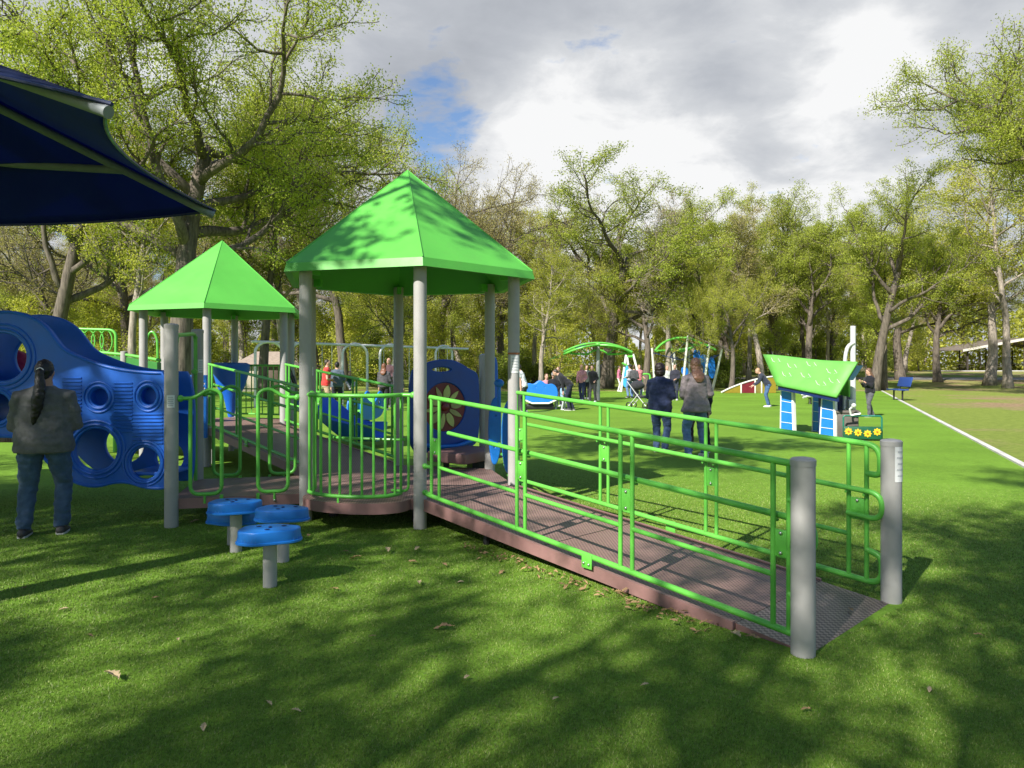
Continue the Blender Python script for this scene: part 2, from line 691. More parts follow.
SC.view_settings.view_transform = 'Standard'
SC.view_settings.look = 'None'
SC.view_settings.exposure = 0.80
SC.view_settings.gamma = 1.0
SC.cycles.max_bounces = 6
SC.cycles.diffuse_bounces = 3
SC.cycles.glossy_bounces = 2
SC.cycles.transmission_bounces = 4
SC.cycles.use_denoising = True
SC.cycles.sample_clamp_indirect = 6
SC.cycles.use_adaptive_sampling = True


# ------------------------------------------------------------------ ground
def kerb_x(y):
    return 7.75 + (y - 10.7) * 0.457


def grass_material():
    m, nt, b = nodes('park_grass_with_leaf_litter')
    tc = N(nt, 'ShaderNodeTexCoord')
    n1 = N(nt, 'ShaderNodeTexNoise', i_Scale=0.16, i_Detail=8.0, i_Roughness=0.65)
    nt.links.new(tc.outputs['Object'], n1.inputs['Vector'])
    n2 = N(nt, 'ShaderNodeTexNoise', i_Scale=5.0, i_Detail=10.0, i_Roughness=0.8)
    nt.links.new(tc.outputs['Object'], n2.inputs['Vector'])
    g = ramp(nt, n2.outputs['Fac'], [(0.3, (0.12, 0.17, 0.03)), (0.55, (0.23, 0.29, 0.055)), (0.75, (0.34, 0.37, 0.10))])
    l = ramp(nt, n2.outputs['Fac'], [(0.3, (0.15, 0.10, 0.055)), (0.55, (0.34, 0.24, 0.14)), (0.75, (0.50, 0.37, 0.24))])
    # strip of leaf litter to the right of the turf
    sp = N(nt, 'ShaderNodeSeparateXYZ')
    nt.links.new(tc.outputs['Object'], sp.inputs[0])
    v = N(nt, 'ShaderNodeMath', operation='MULTIPLY_ADD')
    nt.links.new(sp.outputs['Y'], v.inputs[0])
    v.inputs[1].default_value = -0.457
    nt.links.new(sp.outputs['X'], v.inputs[2])            # x - .457 y : distance across from the kerb (kerb at 2.86)
    band = ramp(nt, N(nt, 'ShaderNodeMapRange').outputs[0], [(0, 0.0), (1, 1.0)])
    mr = band.inputs['Fac'].links[0].from_node
    nt.links.new(v.outputs[0], mr.inputs['Value'])
    mr.inputs['From Min'].default_value = 3.6
    mr.inputs['From Max'].default_value = 7.5
    s1 = N(nt, 'ShaderNodeMath', operation='MULTIPLY_ADD')
    nt.links.new(band.outputs['Color'], s1.inputs[0])
    s1.inputs[1].default_value = 0.10
    nt.links.new(n1.outputs['Fac'], s1.inputs[2])
    s2 = N(nt, 'ShaderNodeMath', operation='MULTIPLY_ADD')
    nt.links.new(n2.outputs['Fac'], s2.inputs[0])
    s2.inputs[1].default_value = 0.30
    nt.links.new(s1.outputs[0], s2.inputs[2])
    k = ramp(nt, s2.outputs[0], [(0.685, 0.0), (0.83, 1.0)])
    c = mixc(nt, k.outputs['Color'], g.outputs['Color'], l.outputs['Color'])
    nt.links.new(c, b.inputs['Base Color'])
    b.inputs['Roughness'].default_value = 0.95
    b.inputs['Specular IOR Level'].default_value = 0.1
    bp = N(nt, 'ShaderNodeBump', i_Strength=0.8, i_Distance=0.08)
    nt.links.new(n2.outputs['Fac'], bp.inputs['Height'])
    nt.links.new(bp.outputs['Normal'], b.inputs['Normal'])
    return m


def turf_material(name, k=1.0, bump=0.6):
    m, nt, b = nodes(name)
    tc = N(nt, 'ShaderNodeTexCoord')
    n1 = N(nt, 'ShaderNodeTexNoise', i_Scale=0.5, i_Detail=6.0)
    nt.links.new(tc.outputs['Object'], n1.inputs['Vector'])
    n2 = N(nt, 'ShaderNodeTexNoise', i_Scale=55.0, i_Detail=5.0, i_Roughness=0.8)
    nt.links.new(tc.outputs['Object'], n2.inputs['Vector'])
    n3 = N(nt, 'ShaderNodeTexNoise', i_Scale=9.0, i_Detail=6.0, i_Roughness=0.7)
    nt.links.new(tc.outputs['Object'], n3.inputs['Vector'])
    g = ramp(nt, n2.outputs['Fac'], [(0.3, (0.095 * k, 0.19 * k, 0.014 * k)), (0.52, (0.165 * k, 0.31 * k, 0.030 * k)), (0.72, (0.24 * k, 0.39 * k, 0.058 * k))])
    v = ramp(nt, n3.outputs['Fac'], [(0.3, 0.82), (0.7, 1.12)])
    v2 = ramp(nt, n1.outputs['Fac'], [(0.3, 0.80), (0.7, 1.10)])
    c = mixc(nt, 1.0, g.outputs['Color'], v.outputs['Color'], 'MULTIPLY')
    c = mixc(nt, 1.0, c, v2.outputs['Color'], 'MULTIPLY')
    nt.links.new(c, b.inputs['Base Color'])
    b.inputs['Roughness'].default_value = 0.8
    b.inputs['Specular IOR Level'].default_value = 0.15
    bp = N(nt, 'ShaderNodeBump', i_Strength=bump, i_Distance=0.02)
    nt.links.new(n2.outputs['Fac'], bp.inputs['Height'])
    nt.links.new(bp.outputs['Normal'], b.inputs['Normal'])
    return m


GRASS = grass_material()
TURF = turf_material('artificial_turf')
xs = np.concatenate([np.linspace(-900, -130, 10), np.linspace(-120, 130, 60), np.linspace(140, 900, 10)])
ys = np.concatenate([np.linspace(-300, -40, 6), np.linspace(-30, 120, 60), np.linspace(135, 1200, 12)])
V = [(x, y, terrain(x, y)) for y in ys for x in xs]
nx = len(xs)
F = [(j * nx + i, j * nx + i + 1, (j + 1) * nx + i + 1, (j + 1) * nx + i) for j in range(len(ys) - 1) for i in range(nx - 1)]
mobj('ground', fast_mesh('ground', V, F, GRASS, True))['kind'] = 'structure'

b = MB()
tp = [(-60, -28), (kerb_x(-28), -28), (kerb_x(45.6), 45.6), (-60, 45.6)]
b.add([(x, y, 0.005) for x, y in tp], [(0, 1, 2, 3)])
b.build('artificial_turf', TURF, flat=True)['kind'] = 'structure'
CONC = pm('pale_concrete', (0.56, 0.54, 0.50), 0.8, var=0.14, scale=1.7, bump=0.15, bscale=40, dirt=0.3)
b = MB()
d = Vector((0.457, 1, 0)).normalized()
side = Vector((d.y, -d.x, 0)) * 0.105
a0, a1 = Vector((kerb_x(-28), -28, 0.0)), Vector((kerb_x(45.7), 45.7, 0.0))
prev = a0
for i in range(1, 19):
    q = a0.lerp(a1, i / 18)
    e0, e1 = prev + d * 0.006, q - d * 0.006
    b.add([e0, e1, e1 + side, e0 + side] + [p + Vector((0, 0, 0.035)) for p in (e0, e1, e1 + side, e0 + side)],
          [(0, 3, 2, 1), (4, 5, 6, 7), (0, 1, 5, 4), (1, 2, 6, 5), (2, 3, 7, 6), (3, 0, 4, 7)])
    prev = q
b.build('kerb', CONC)['kind'] = 'structure'
b = MB()                                           # bare edge beyond the far end of the turf
b.add([(-60, 45.6, 0.006), (kerb_x(45.7), 45.6, 0.006), (kerb_x(45.7) + .2, 46.3, 0.006), (-60, 46.3, 0.006)], [(0, 1, 2, 3)])
b.build('turf_edge_strip', pm('bare_tan_earth', (0.36, 0.25, 0.14), 0.9, var=0.25, scale=2, bump=0.3), flat=True)['kind'] = 'structure'
b = MB()                                           # park road crossing the grass on the right
pp = []
for i in range(25):
    x = 18 + i * 4.0
    y = 63 + 1.5 * math.sin(i * 0.25) - i * 0.35
    pp.append((x, y))
V, F = [], []
for x, y in pp:
    for k in range(4):
        yy = y - 1.7 + k * 3.4 / 3
        V.append((x, yy, terrain(x, yy) + 0.03))
for i in range(len(pp) - 1):
    for k in range(3):
        F.append((i * 4 + k, i * 4 + k + 4, i * 4 + k + 5, i * 4 + k + 1))
b.add(V, F)
b.build('park_road', pm('worn_asphalt', (0.20, 0.19, 0.18), 0.85, var=0.15, bump=0.2))['kind'] = 'structure'


# turf pile close to the photographer: single blades, thinning out with distance
def turf_blades():
    g = np.random.default_rng(11)
    n = 900000
    r = 2.1 * (11.0 / 2.1) ** g.random(n)
    th = (g.random(n) - 0.5) * 2 * R(52)
    x, y = r * np.sin(th), r * np.cos(th)
    # leave the ramp and the deck footprint free of blades
    a = np.array([-0.88, 6.8])
    d = np.array([0.6344, -0.773])
    nn = np.array([0.773, 0.6344])
    u = (x - a[0]) * d[0] + (y - a[1]) * d[1]
    v = (x - a[0]) * nn[0] + (y - a[1]) * nn[1]
    keep = ~((u > 3.0) & (u < 3.87) & (v > 0.0) & (v < 1.25)) & (x < 7.75 + (y - 10.7) * 0.457 - 0.03)
    x, y, r = x[keep], y[keep], r[keep]
    n = len(x)
    sc = np.clip(r / 4.5, 0.8, 1.7)
    h = (0.006 + 0.009 * g.random(n)) * np.clip(sc, 0.9, 1.15) * np.clip((12.5 - r) / 4.0, 0.35, 1)
    wd = (0.0013 + 0.0011 * g.random(n)) * sc
    ang = g.random(n) * 2 * PI
    lean = h * (0.2 + 0.9 * g.random(n))
    la = g.random(n) * 2 * PI
    la = np.where(g.random(n) < 0.55, 0.9 + 0.9 * g.standard_normal(n), la)
    c, s = np.cos(ang) * wd, np.sin(ang) * wd
    z0 = np.full(n, 0.004)
    V = np.empty((n, 3, 3), np.float32)
    V[:, 0] = np.stack([x - c, y - s, z0], 1)
    V[:, 1] = np.stack([x + c, y + s, z0], 1)
    V[:, 2] = np.stack([x + np.cos(la) * lean, y + np.sin(la) * lean, z0 + h], 1)
    F = np.arange(n * 3).reshape(n, 3)
    t = np.repeat(g.random(n), 3)
    m, nt, b = nodes('turf_fibre')
    at = N(nt, 'ShaderNodeAttribute', attribute_name='tint')
    rr = ramp(nt, at.outputs['Fac'], [(0.0, (0.055, 0.105, 0.009)), (0.55, (0.118, 0.19, 0.019)), (0.85, (0.20, 0.275, 0.045)), (1.0, (0.34, 0.36, 0.13))])
    nt.links.new(rr.outputs['Color'], b.inputs['Base Color'])
    b.inputs['Roughness'].default_value = 0.5
    b.inputs['Specular IOR Level'].default_value = 0.35
    o = mobj('turf_pile', fast_mesh('turf_pile', V.reshape(-1, 3), F, m, False, t))
    tag(o, 'short green fibres of the artificial turf', 'turf', None, 'stuff')


turf_blades()


# ------------------------------------------------------------------ trees
def grow_tree(seed, H, r0, spec, leaf):
    """skeleton by recursive branching; returns (branches, leaf points)"""
    rg = random.Random(seed)
    branches, leaves = [], []
    seg = spec.get('seg', [10, 9, 6, 4])
    sides = spec.get('sides', [10, 7, 4, 3])

    def rv(s):
        return Vector((rg.gauss(0, s), rg.gauss(0, s), rg.gauss(0, s)))

    def br(p, d, L, r, lev):
        n = seg[lev]
        st = L / n
        pts, dirs = [p.copy()], [d.copy()]
        for i in range(n):
            d = (d + rv(spec['wander'][lev]) + Vector((0, 0, spec['up'][lev]))).normalized()
            p = p + d * st
            pts.append(p.copy())
            dirs.append(d.copy())
        tip = spec['tip'][lev]
        rad = [max(spec['minr'], r * (1 - (1 - tip) * (i / n) ** 0.85)) for i in range(n + 1)]
        if lev == 0:
            rad[0] *= 1.35
            if n > 8:
                rad[1] *= 1.08
        branches.append((pts, rad, sides[lev]))
        if lev < spec['levels']:
            k = spec['kids'][lev]
            s0 = spec['start'][lev]
            az = rg.random() * 6.28
            for j in range(k):
                t = s0 + (1 - s0) * (j + 0.35 + 0.5 * rg.random()) / k
                t = min(t, 0.99)
                f = t * n
                i = int(f)
                q = pts[i].lerp(pts[min(i + 1, n)], f - i)
                dd = dirs[min(i + 1, n)]
                az += 2.4 + rg.uniform(-0.5, 0.5)
                a = R(rg.uniform(*spec['angle'][lev]))
                o1 = dd.orthogonal().normalized()
                o2 = dd.cross(o1)
                nd = (dd * math.cos(a) + (o1 * math.cos(az) + o2 * math.sin(az)) * math.sin(a)).normalized()
                if nd.z < -0.25:
                    nd.z *= 0.3
                    nd.normalize()
                cl = L * spec['ratio'][lev] * rg.uniform(0.75, 1.2) * (1 - spec['fall'][lev] * t)
                cr_ = min(rad[i] * 0.72, r * spec['rr'][lev] * rg.uniform(0.8, 1.1))
                br(q, nd, cl, cr_, lev + 1)
        if lev >= spec['levels'] - (1 if spec.get('inner', False) else 0):
            for j in range(spec['sprays']):
                t = 0.25 + 0.75 * (j + rg.random()) / spec['sprays']
                f = min(t, 0.999) * n
                i = int(f)
                leaves.append(tuple(pts[i].lerp(pts[i + 1], f - i)))

    br(Vector((0, 0, -0.15)), Vector((rg.gauss(0, spec.get('leanx', 0.03)), rg.gauss(0, 0.03), 1)).normalized(), H * spec['trunk'], r0, 0)
    top = max(max(p.z for p in b_[0]) for b_ in branches)
    k = H / top
    branches = [([p * k for p in b_[0]], [x * (0.6 + 0.4 * k) for x in b_[1]], b_[2]) for b_ in branches]
    leaves = [(a * k, b_ * k, c * k) for a, b_, c in leaves]
    return branches, leaves


def tree_meshes(seed, H, r0, spec, leafsize, per, spread, leafmat, bark):
    br, lv = grow_tree(seed, H, r0, spec, None)
    tb = MB()
    for pts, rad, n in br:
        tb.tube(pts, rad, n)
    me = bpy.data.meshes.new('trunk')
    me.from_pydata([tuple(v) for v in tb.V], [], tb.F)
    me.materials.append(bark)
    me.polygons.foreach_set('use_smooth', [True] * len(me.polygons))
    me.update()
    if per == 0 or not lv:
        return me, None
    g = np.random.default_rng(seed)
    P = np.array(lv, np.float32)
    # some sprays are bare, some are full: uneven, see-through crown
    per_n = g.poisson(per, len(P))
    per_n[g.random(len(P)) < 0.12] = 0
    C = np.repeat(P, per_n, 0)
    tint = np.repeat(np.clip(g.normal(0.45, 0.22, len(P)), 0, 1), per_n)
    n = len(C)
    C = C + g.normal(0, spread, (n, 3)) * np.array([1, 1, 0.75])
    a = g.normal(0, 1, (n, 3))
    a /= np.linalg.norm(a, axis=1, keepdims=True)
    up = np.array([0, 0, 1.0]) * 0.55 + g.normal(0, 0.6, (n, 3))
    b_ = np.cross(up, a)
    b_ /= np.linalg.norm(b_, axis=1, keepdims=True) + 1e-9
    L = leafsize * g.uniform(0.6, 1.3, (n, 1))
    W = L * g.uniform(0.45, 0.7, (n, 1))
    V = np.empty((n, 4, 3), np.float32)
    V[:, 0] = C - a * L * 0.5
    V[:, 1] = C + b_ * W * 0.5
    V[:, 2] = C + a * L * 0.5
    V[:, 3] = C - b_ * W * 0.5
    t = np.clip(np.repeat(tint + g.normal(0, 0.12, n), 4), 0, 1)
    return me, fast_mesh('crown', V.reshape(-1, 3), np.arange(n * 4).reshape(n, 4), leafmat, False, t)


OAK = dict(levels=3, trunk=0.55, seg=[10, 11, 7, 4], sides=[12, 7, 5, 3], minr=0.012, wander=[0.07, 0.17, 0.22, 0.25], up=[0.03, 0.05, 0.05, 0.06],
           tip=[0.45, 0.16, 0.2, 0.3], kids=[8, 10, 9], start=[0.42, 0.22, 0.15], angle=[(38, 72), (32, 62), (28, 60)],
           ratio=[0.85, 0.46, 0.42], fall=[0.25, 0.35, 0.3], rr=[0.43, 0.38, 0.40], sprays=5)
OAKWIDE = dict(OAK, trunk=0.42, kids=[9, 12, 10], angle=[(40, 80), (32, 65), (28, 62)], ratio=[1.15, 0.46, 0.42], start=[0.5, 0.2, 0.15])
SLIM = dict(OAK, trunk=0.9, kids=[14, 7, 7], start=[0.34, 0.25, 0.2], angle=[(35, 65), (30, 60), (30, 60)], ratio=[0.30, 0.48, 0.5],
            rr=[0.34, 0.42, 0.45], tip=[0.16, 0.2, 0.2, 0.3], seg=[14, 7, 5, 3], wander=[0.05, 0.15, 0.2, 0.25])
BARE = dict(OAK, trunk=0.75, kids=[10, 10, 12], ratio=[0.42, 0.5, 0.5], start=[0.35, 0.25, 0.1], angle=[(28, 55), (25, 50), (25, 55)],
            up=[0.03, 0.09, 0.08, 0.08], tip=[0.2, 0.18, 0.2, 0.3])
YOUNG = dict(OAK, trunk=0.85, levels=2, kids=[16, 9], seg=[9, 6, 4], sides=[6, 4, 3], start=[0.15, 0.15], angle=[(35, 75), (30, 65)], ratio=[0.42, 0.5],
             fall=[0.5, 0.3], rr=[0.4, 0.4], tip=[0.15, 0.25, 0.3], sprays=6)
BUSH = dict(OAK, trunk=0.45, levels=2, kids=[22, 9], seg=[6, 6, 4], sides=[5, 4, 3], start=[0.02, 0.15], angle=[(30, 80), (30, 65)], ratio=[1.1, 0.5],
            fall=[0.3, 0.3], rr=[0.5, 0.4], tip=[0.3, 0.25, 0.3], sprays=6)

KINDS = {}


def kind(name, *a):
    KINDS[name] = tree_meshes(*a)


kind('oak_big', 21, 17.5, 0.42, dict(OAKWIDE, sprays=6, kids=[11, 13, 12]), 0.08, 19, 0.20, LEAF, BARK)
kind('oak_a', 5, 16.5, 0.40, dict(OAK, kids=[9, 11, 10]), 0.105, 15, 0.20, LEAF, BARK)
kind('oak_b', 9, 15.0, 0.38, OAKWIDE, 0.105, 14, 0.21, LEAFY, BARK)
kind('slim_a', 13, 16.0, 0.24, SLIM, 0.105, 10, 0.21, LEAF, BARK)
kind('slim_b', 14, 17.0, 0.26, SLIM, 0.105, 8, 0.21, LEAFY, PALEBARK)
kind('bud_a', 31, 18.0, 0.36, dict(OAK, kids=[9, 11, 12]), 0.10, 6, 0.25, BUDS, BARK)
kind('bud_b', 33, 17.0, 0.30, dict(SLIM, kids=[14, 9, 9]), 0.10, 6, 0.25, BUDS, PALEBARK)
kind('bare', 41, 14.0, 0.27, BARE, 0.1, 0.6, 0.2, BUDS, PALEBARK)
kind('shade_a', 5, 16.5, 0.40, dict(OAK, kids=[8, 9, 8], sprays=4), 0.17, 9, 0.26, LEAF, BARK)
kind('shade_b', 9, 15.0, 0.38, dict(OAKWIDE, kids=[8, 9, 8], sprays=4), 0.17, 9, 0.26, LEAFY, BARK)
kind('high', 71, 13.0, 0.17, dict(SLIM, start=[0.72, 0.25, 0.2], kids=[8, 6, 6]), 0.14, 8, 0.24, LEAF, BARK)
kind('young_a', 51, 6.0, 0.07, YOUNG, 0.13, 9, 0.2, LEAFY, BARK)
kind('young_b', 52, 7.0, 0.08, YOUNG, 0.13, 8, 0.2, LEAF, BARK)
kind('bush', 61, 2.6, 0.05, BUSH, 0.12, 8, 0.14, SHRUBLEAF, BARK)


def plant(kind_, name, label, cat, x, y, scale=1.0, rz=0.0, group=None, wide=1.0):
    tm, cm = KINDS[kind_]
    t = thing(name, label, cat, (x, y, terrain(x, y)), rz, group)
    t.scale = (scale * wide, scale * wide, scale)
    mobj('trunk', tm, t)
    if cm:
        mobj('crown', cm, t)
    return t


def tree(kind_, px, d, top, label, rz=0.0, wide=1.0, name='tree', group=None):
    H = max(v.co.z for v in KINDS[kind_][0].vertices)
    x = gx(px, d)
    want = (zz(top, d) - terrain(x, d)) * 0.9
    return plant(kind_, name, label, 'tree', x, d, want / H, rz, group, wide)
# trees one can point to
tree('oak_big', 178, 25, -165, 'large spreading oak behind the small green pavilion, crown running out of the top', 0.6, 1.0, 'oak_tree')
tree('oak_a', 44, 27, -10, 'oak with a forked trunk seen under the blue shade sail', 2.2, 0.9, 'oak_tree')
tree('slim_b', 131, 26, 40, 'thin pale trunk just beside the big oak behind the small pavilion', 1.0, 1.0, 'slender_tree')
tree('slim_a', 262, 33, 35, 'dark slender tree between the two green pavilions', 2.0, 1.15, 'slender_tree')
tree('bud_b', 291, 36, 60, 'budding tree rising just left of the large green roof', 0.4, 1.2, 'budding_tree')
tree('bud_a', 345, 46, 84, 'tall olive budding tree behind the large green roof', 1.4, 0.85, 'budding_tree')
tree('bud_a', 440, 52, 128, 'olive budding tree beside the blue gap in the clouds', 3.3, 0.85, 'budding_tree')
tree('oak_b', 398, 44, 205, 'broad tree with dark trunk seen through the large pavilion posts', 0.2, 0.9, 'oak_tree')
tree('bud_b', 487, 54, 168, 'budding tree showing right of the large green roof', 2.9, 1.2, 'budding_tree')
tree('oak_a', 605, 50, 150, 'tallest bright green oak in the middle of the wood edge', 0.9, 1.3, 'oak_tree')
tree('slim_b', 541, 44, 220, 'pale trunked tree just right of the large pavilion', 0.3, 1.3, 'slender_tree')
tree('oak_b', 645, 47, 200, 'oak with leaning dark trunk behind the dome climber', 4.2, 0.85, 'oak_tree')
tree('bare', 672, 46, 172, 'nearly bare grey tree with fine twigs against the clouds', 1.9, 1.0, 'bare_tree')
tree('slim_a', 697, 49, 172, 'slender tree beside the nearly bare grey tree', 0.2, 1.2, 'slender_tree')
tree('oak_b', 731, 43, 232, 'grey trunked tree with a raised side limb left of the playhouse', 5.0, 0.72, 'oak_tree')
tree('bud_b', 762, 50, 180, 'olive budding tree behind the low curved panel', 4.4, 1.2, 'budding_tree')
tree('oak_a', 808, 55, 178, 'green oak rising behind the playhouse roof', 3.0, 0.85, 'oak_tree')
tree('oak_a', 873, 46, 152, 'oak with dark double trunk behind the person in a black jacket', 1.2, 0.95, 'oak_tree')
tree('slim_a', 884, 47, 200, 'second dark stem of the double trunk left of the blue bench', 2.7, 1.2, 'slender_tree')
tree('oak_b', 938, 58, 205, 'spreading tree above the left end of the picnic shelter', 2.2, 0.9, 'oak_tree')
tree('slim_b', 989, 54, 120, 'thick pale trunk in front of the picnic shelter', 1.3, 1.5, 'slender_tree')
tree('slim_b', 1008, 50, 90, 'thin pale trunk standing right of the thick pale one', 3.3, 1.1, 'slender_tree')
tree('oak_big', 1122, 33, -150, 'huge oak leaning in from the right edge with hanging limbs', 3.9, 0.92, 'oak_tree')
tree('oak_a', -70, 30, 20, 'oak at the far left edge beyond the blue climber', 0.5, 1.0, 'oak_tree')
tree('oak_b', 1150, 52, 100, 'oak past the right edge behind the picnic shelter', 0.5, 1.0, 'oak_tree')

# the wood behind: rows of trees one can count but not tell apart
rw = random.Random(99)
woods = [('slim_a', 'slender_tree', 'slender green tree in the wood behind the playground'),
         ('slim_b', 'slender_tree', 'pale stemmed slender tree in the wood behind the playground'),
         ('bud_a', 'budding_tree', 'broad olive budding tree in the wood behind the playground'),
         ('bud_b', 'budding_tree', 'tall olive budding tree in the wood behind the playground'),
         ('oak_a', 'oak_tree', 'spreading green oak in the wood behind the playground'),
         ('oak_b', 'oak_tree', 'yellow green broad tree in the wood behind the playground')]
placed = []
tries = 0
while len(placed) < 105 and tries < 4000:
    tries += 1
    d = rw.uniform(54, 100)
    px = rw.uniform(-160, 1180)
    x = gx(px, d)
    if 905 < px < 1200 and d < 92:
        continue
    if any((x - a) ** 2 + (d - b_) ** 2 < 13 for a, b_ in placed):
        continue
    placed.append((x, d))
    left = px < 420
    k, nm, lb = woods[rw.choice([0, 1, 2, 3, 3, 2, 1]) if left else rw.choice([0, 0, 1, 1, 1, 3, 3, 2, 4, 5])]
    plant(k, nm, lb, 'tree', x, d, rw.uniform(0.72, 0.98), rw.uniform(0, 6.28), 'trees of the wood behind the playground: ' + nm.replace('_', ' '), rw.uniform(0.9, 1.25))
ux = []
for i in range(150):
    d = rw.uniform(49, 88)
    px = rw.uniform(-120, 1140)
    x = gx(px, d)
    if 930 < px < 1140 and 60 < d < 92:
        continue
    if px > 880 and d < 66:
        continue
    k = rw.choice(['young_a', 'young_b', 'young_a', 'bush', 'bush'])
    if k == 'bush':
        plant(k, 'bush', 'low leafy bush growing under the trees of the wood', 'bush', x, d, rw.uniform(0.7, 1.3), rw.uniform(0, 6.28), 'bushes under the wood')
    else:
        lb = 'young leafy sapling among the trunks of the wood' if k == 'young_a' else 'taller greener sapling among the trunks of the wood'
        plant(k, 'sapling', lb, 'tree', x, d, rw.uniform(0.6, 1.25), rw.uniform(0, 6.28), 'saplings in the wood: ' + ('light' if k == 'young_a' else 'green'))

# far edge of the wood where single trees melt together
g = np.random.default_rng(5)
n = 130000
th = R(-60) + g.random(n) * R(120)
rr_ = 104 + g.random(n) * 22
X, Y = rr_ * np.sin(th), rr_ * np.cos(th)
hh = 8.0 + 2.5 * np.sin(th * 23) + 1.8 * np.sin(th * 57 + 1) + 1.2 * np.sin(th * 131)
Z = 1.0 + hh * g.random(n) ** 1.15
a = g.normal(0, 1, (n, 3)); a /= np.linalg.norm(a, axis=1, keepdims=True)
c = g.normal(0, 1, (n, 3)); c = np.cross(a, c); c /= np.linalg.norm(c, axis=1, keepdims=True)
C = np.stack([X, Y, Z], 1)
s = 0.42
V = np.stack([C - a * s * .6, C + c * s * .35, C + a * s * .6, C - c * s * .35], 1).reshape(-1, 3)
t = np.repeat(np.clip(0.4 + 0.25 * np.sin(th * 40) + g.normal(0, 0.2, n), 0, 1), 4)
tag(mobj('far_woods', fast_mesh('far_woods', V, np.arange(n * 4).reshape(n, 4), LEAFY, False, t)), 'far green undergrowth closing the view between the trunks', 'woods', None, 'stuff')

# oaks standing behind and beside the photographer: they throw the dappled shade
shade = [('shade_b', -6.7, -7.3, 0.9, 1.1, 0.85), ('shade_a', -14.2, -5.2, 0.66, 2.3, 0.85), ('high', -9.9, -3.0, 0.9, 1.3, 1.2), ('shade_b', -3.4, -8.0, 0.9, 1.7, 1.1), ('shade_a', 1.8, -4.5, 0.80, 2.1, 0.95),
         ('oak_b', -15.5, -1.0, 0.85, 3.2, 1.0), ('high', -5.4, 2.2, 0.95, 0.4, 1.15), ('slim_b', -0.6, -2.6, 0.72, 0.9, 1.1),
         ('high', -10.2, -5.6, 0.66, 5.1, 0.9), ('high', -7.9, -4.5, 0.72, 2.4, 0.9)]
for i, (k, x, y, s, rz, wd) in enumerate(shade):
    plant(k, 'oak_tree', 'oak behind the photographer whose shade falls on the turf', 'tree', x, y, s, rz, 'oaks behind the photographer', wd)
# ------------------------------------------------------------------ the accessible play structure (one bolted-together thing)
c1 = Vector((-1.177, 8.01, 0))
PS = thing('play_structure', 'accessible play structure with grey posts, green railings, ramps and two green roofs', 'play structure', (c1.x, c1.y, 0))
HR = 1.246
DZ, DZ2, TH = 0.28, 0.60, 0.10
UP = Vector((0, 0, 1))


def hexpts(c, a0, r=HR):
    return [c + Vector((math.cos(a0 + k * PI / 3), math.sin(a0 + k * PI / 3), 0)) * r for k in range(6)]


A0 = math.atan2(-1.21, 0.297)
hA, hC, hBo, hAo, hG, hB = hexpts(c1, A0)       # front, right, back right, back, left back, left front
c2 = Vector((-5.0, 12.25, 0))
d2 = (c2 - c1).normalized()
h2 = hexpts(c2, math.atan2(-d2.y, -d2.x) - PI / 6)     # points 0 and 1 face the upper ramp
eE, eF = Vector((-3.29, 6.857, 0)), Vector((-3.57, 8.06, 0))
P1, P2 = Vector((1.566, 3.82, 0)), Vector((2.50, 4.68, 0))


def part(b, name, mat, label=None, **k):
    o = b.build_each(name, mat, PS, True, **k)[0] if name in EACH or (name == 'post' and len(b.F) > 60) else b.build(name, mat, PS, True, **k)
    if label:
        o['label'] = label
    return o


EACH = {'roof_bracket', 'hole_lip', 'tunnel_sleeve', 'crawl_floor', 'return_frame', 'railing_bracket', 'deck_leg', 'ramp_leg', 'bolt', 'brace', 'cross_rail', 'tread_stud', 'bracket', 'climber_rung'}


def sub(b, name, mat, parent, label=None, **k):
    o = b.build_each(name, mat, parent, **k)[0] if name in EACH else b.build(name, mat, parent, **k)
    if label:
        o['label'] = label
    return o


def post(p, z1, r=0.0635, sticker=None, cap=True, z0=-0.1):
    b = MB()
    b.lathe([(r, z0), (r, z1)], (p.x, p.y, 0), 24)
    o = part(b, 'post', POST)
    if cap:
        b = MB()
        b.lathe([(r + 0.003, z1 - 0.025), (r + 0.004, z1 + 0.006), (r - 0.006, z1 + 0.016), (0.02, z1 + 0.022), (0.0, z1 + 0.022)], (p.x, p.y, 0), 24)
        sub(b, 'post_cap', POST, o)
    b = MB()                                     # turf collar at the foot
    if sticker:
        a, z, wd, ht = sticker
        b = MB()
        V, F = [], []
        for i in range(7):
            t = a + (i / 6 - 0.5) * wd / r
            for q in (0, 1):
                V.append((p.x + math.cos(t) * (r + 0.0025), p.y + math.sin(t) * (r + 0.0025), z - ht / 2 + q * ht))
        F = [(2 * i, 2 * i + 2, 2 * i + 3, 2 * i + 1) for i in range(6)]
        b.add(V, F)
        st = sub(b, 'sticker', STICKER, o)
        b = MB()
        for j in range(5):                       # the grey lines of small print on it
            V, F = [], []
            zc_ = z + ht * (0.32 - 0.16 * j)
            for i in range(7):
                t = a + (i / 6 - 0.5) * wd * (0.75 if j % 2 else 0.62) / r
                for q in (0, 1):
                    V.append((p.x + math.cos(t) * (r + 0.004), p.y + math.sin(t) * (r + 0.004), zc_ - 0.006 + q * 0.012))
            b.add(V, [(2 * i, 2 * i + 2, 2 * i + 3, 2 * i + 1) for i in range(6)])
        sub(b, 'print', INK, st)
    return o


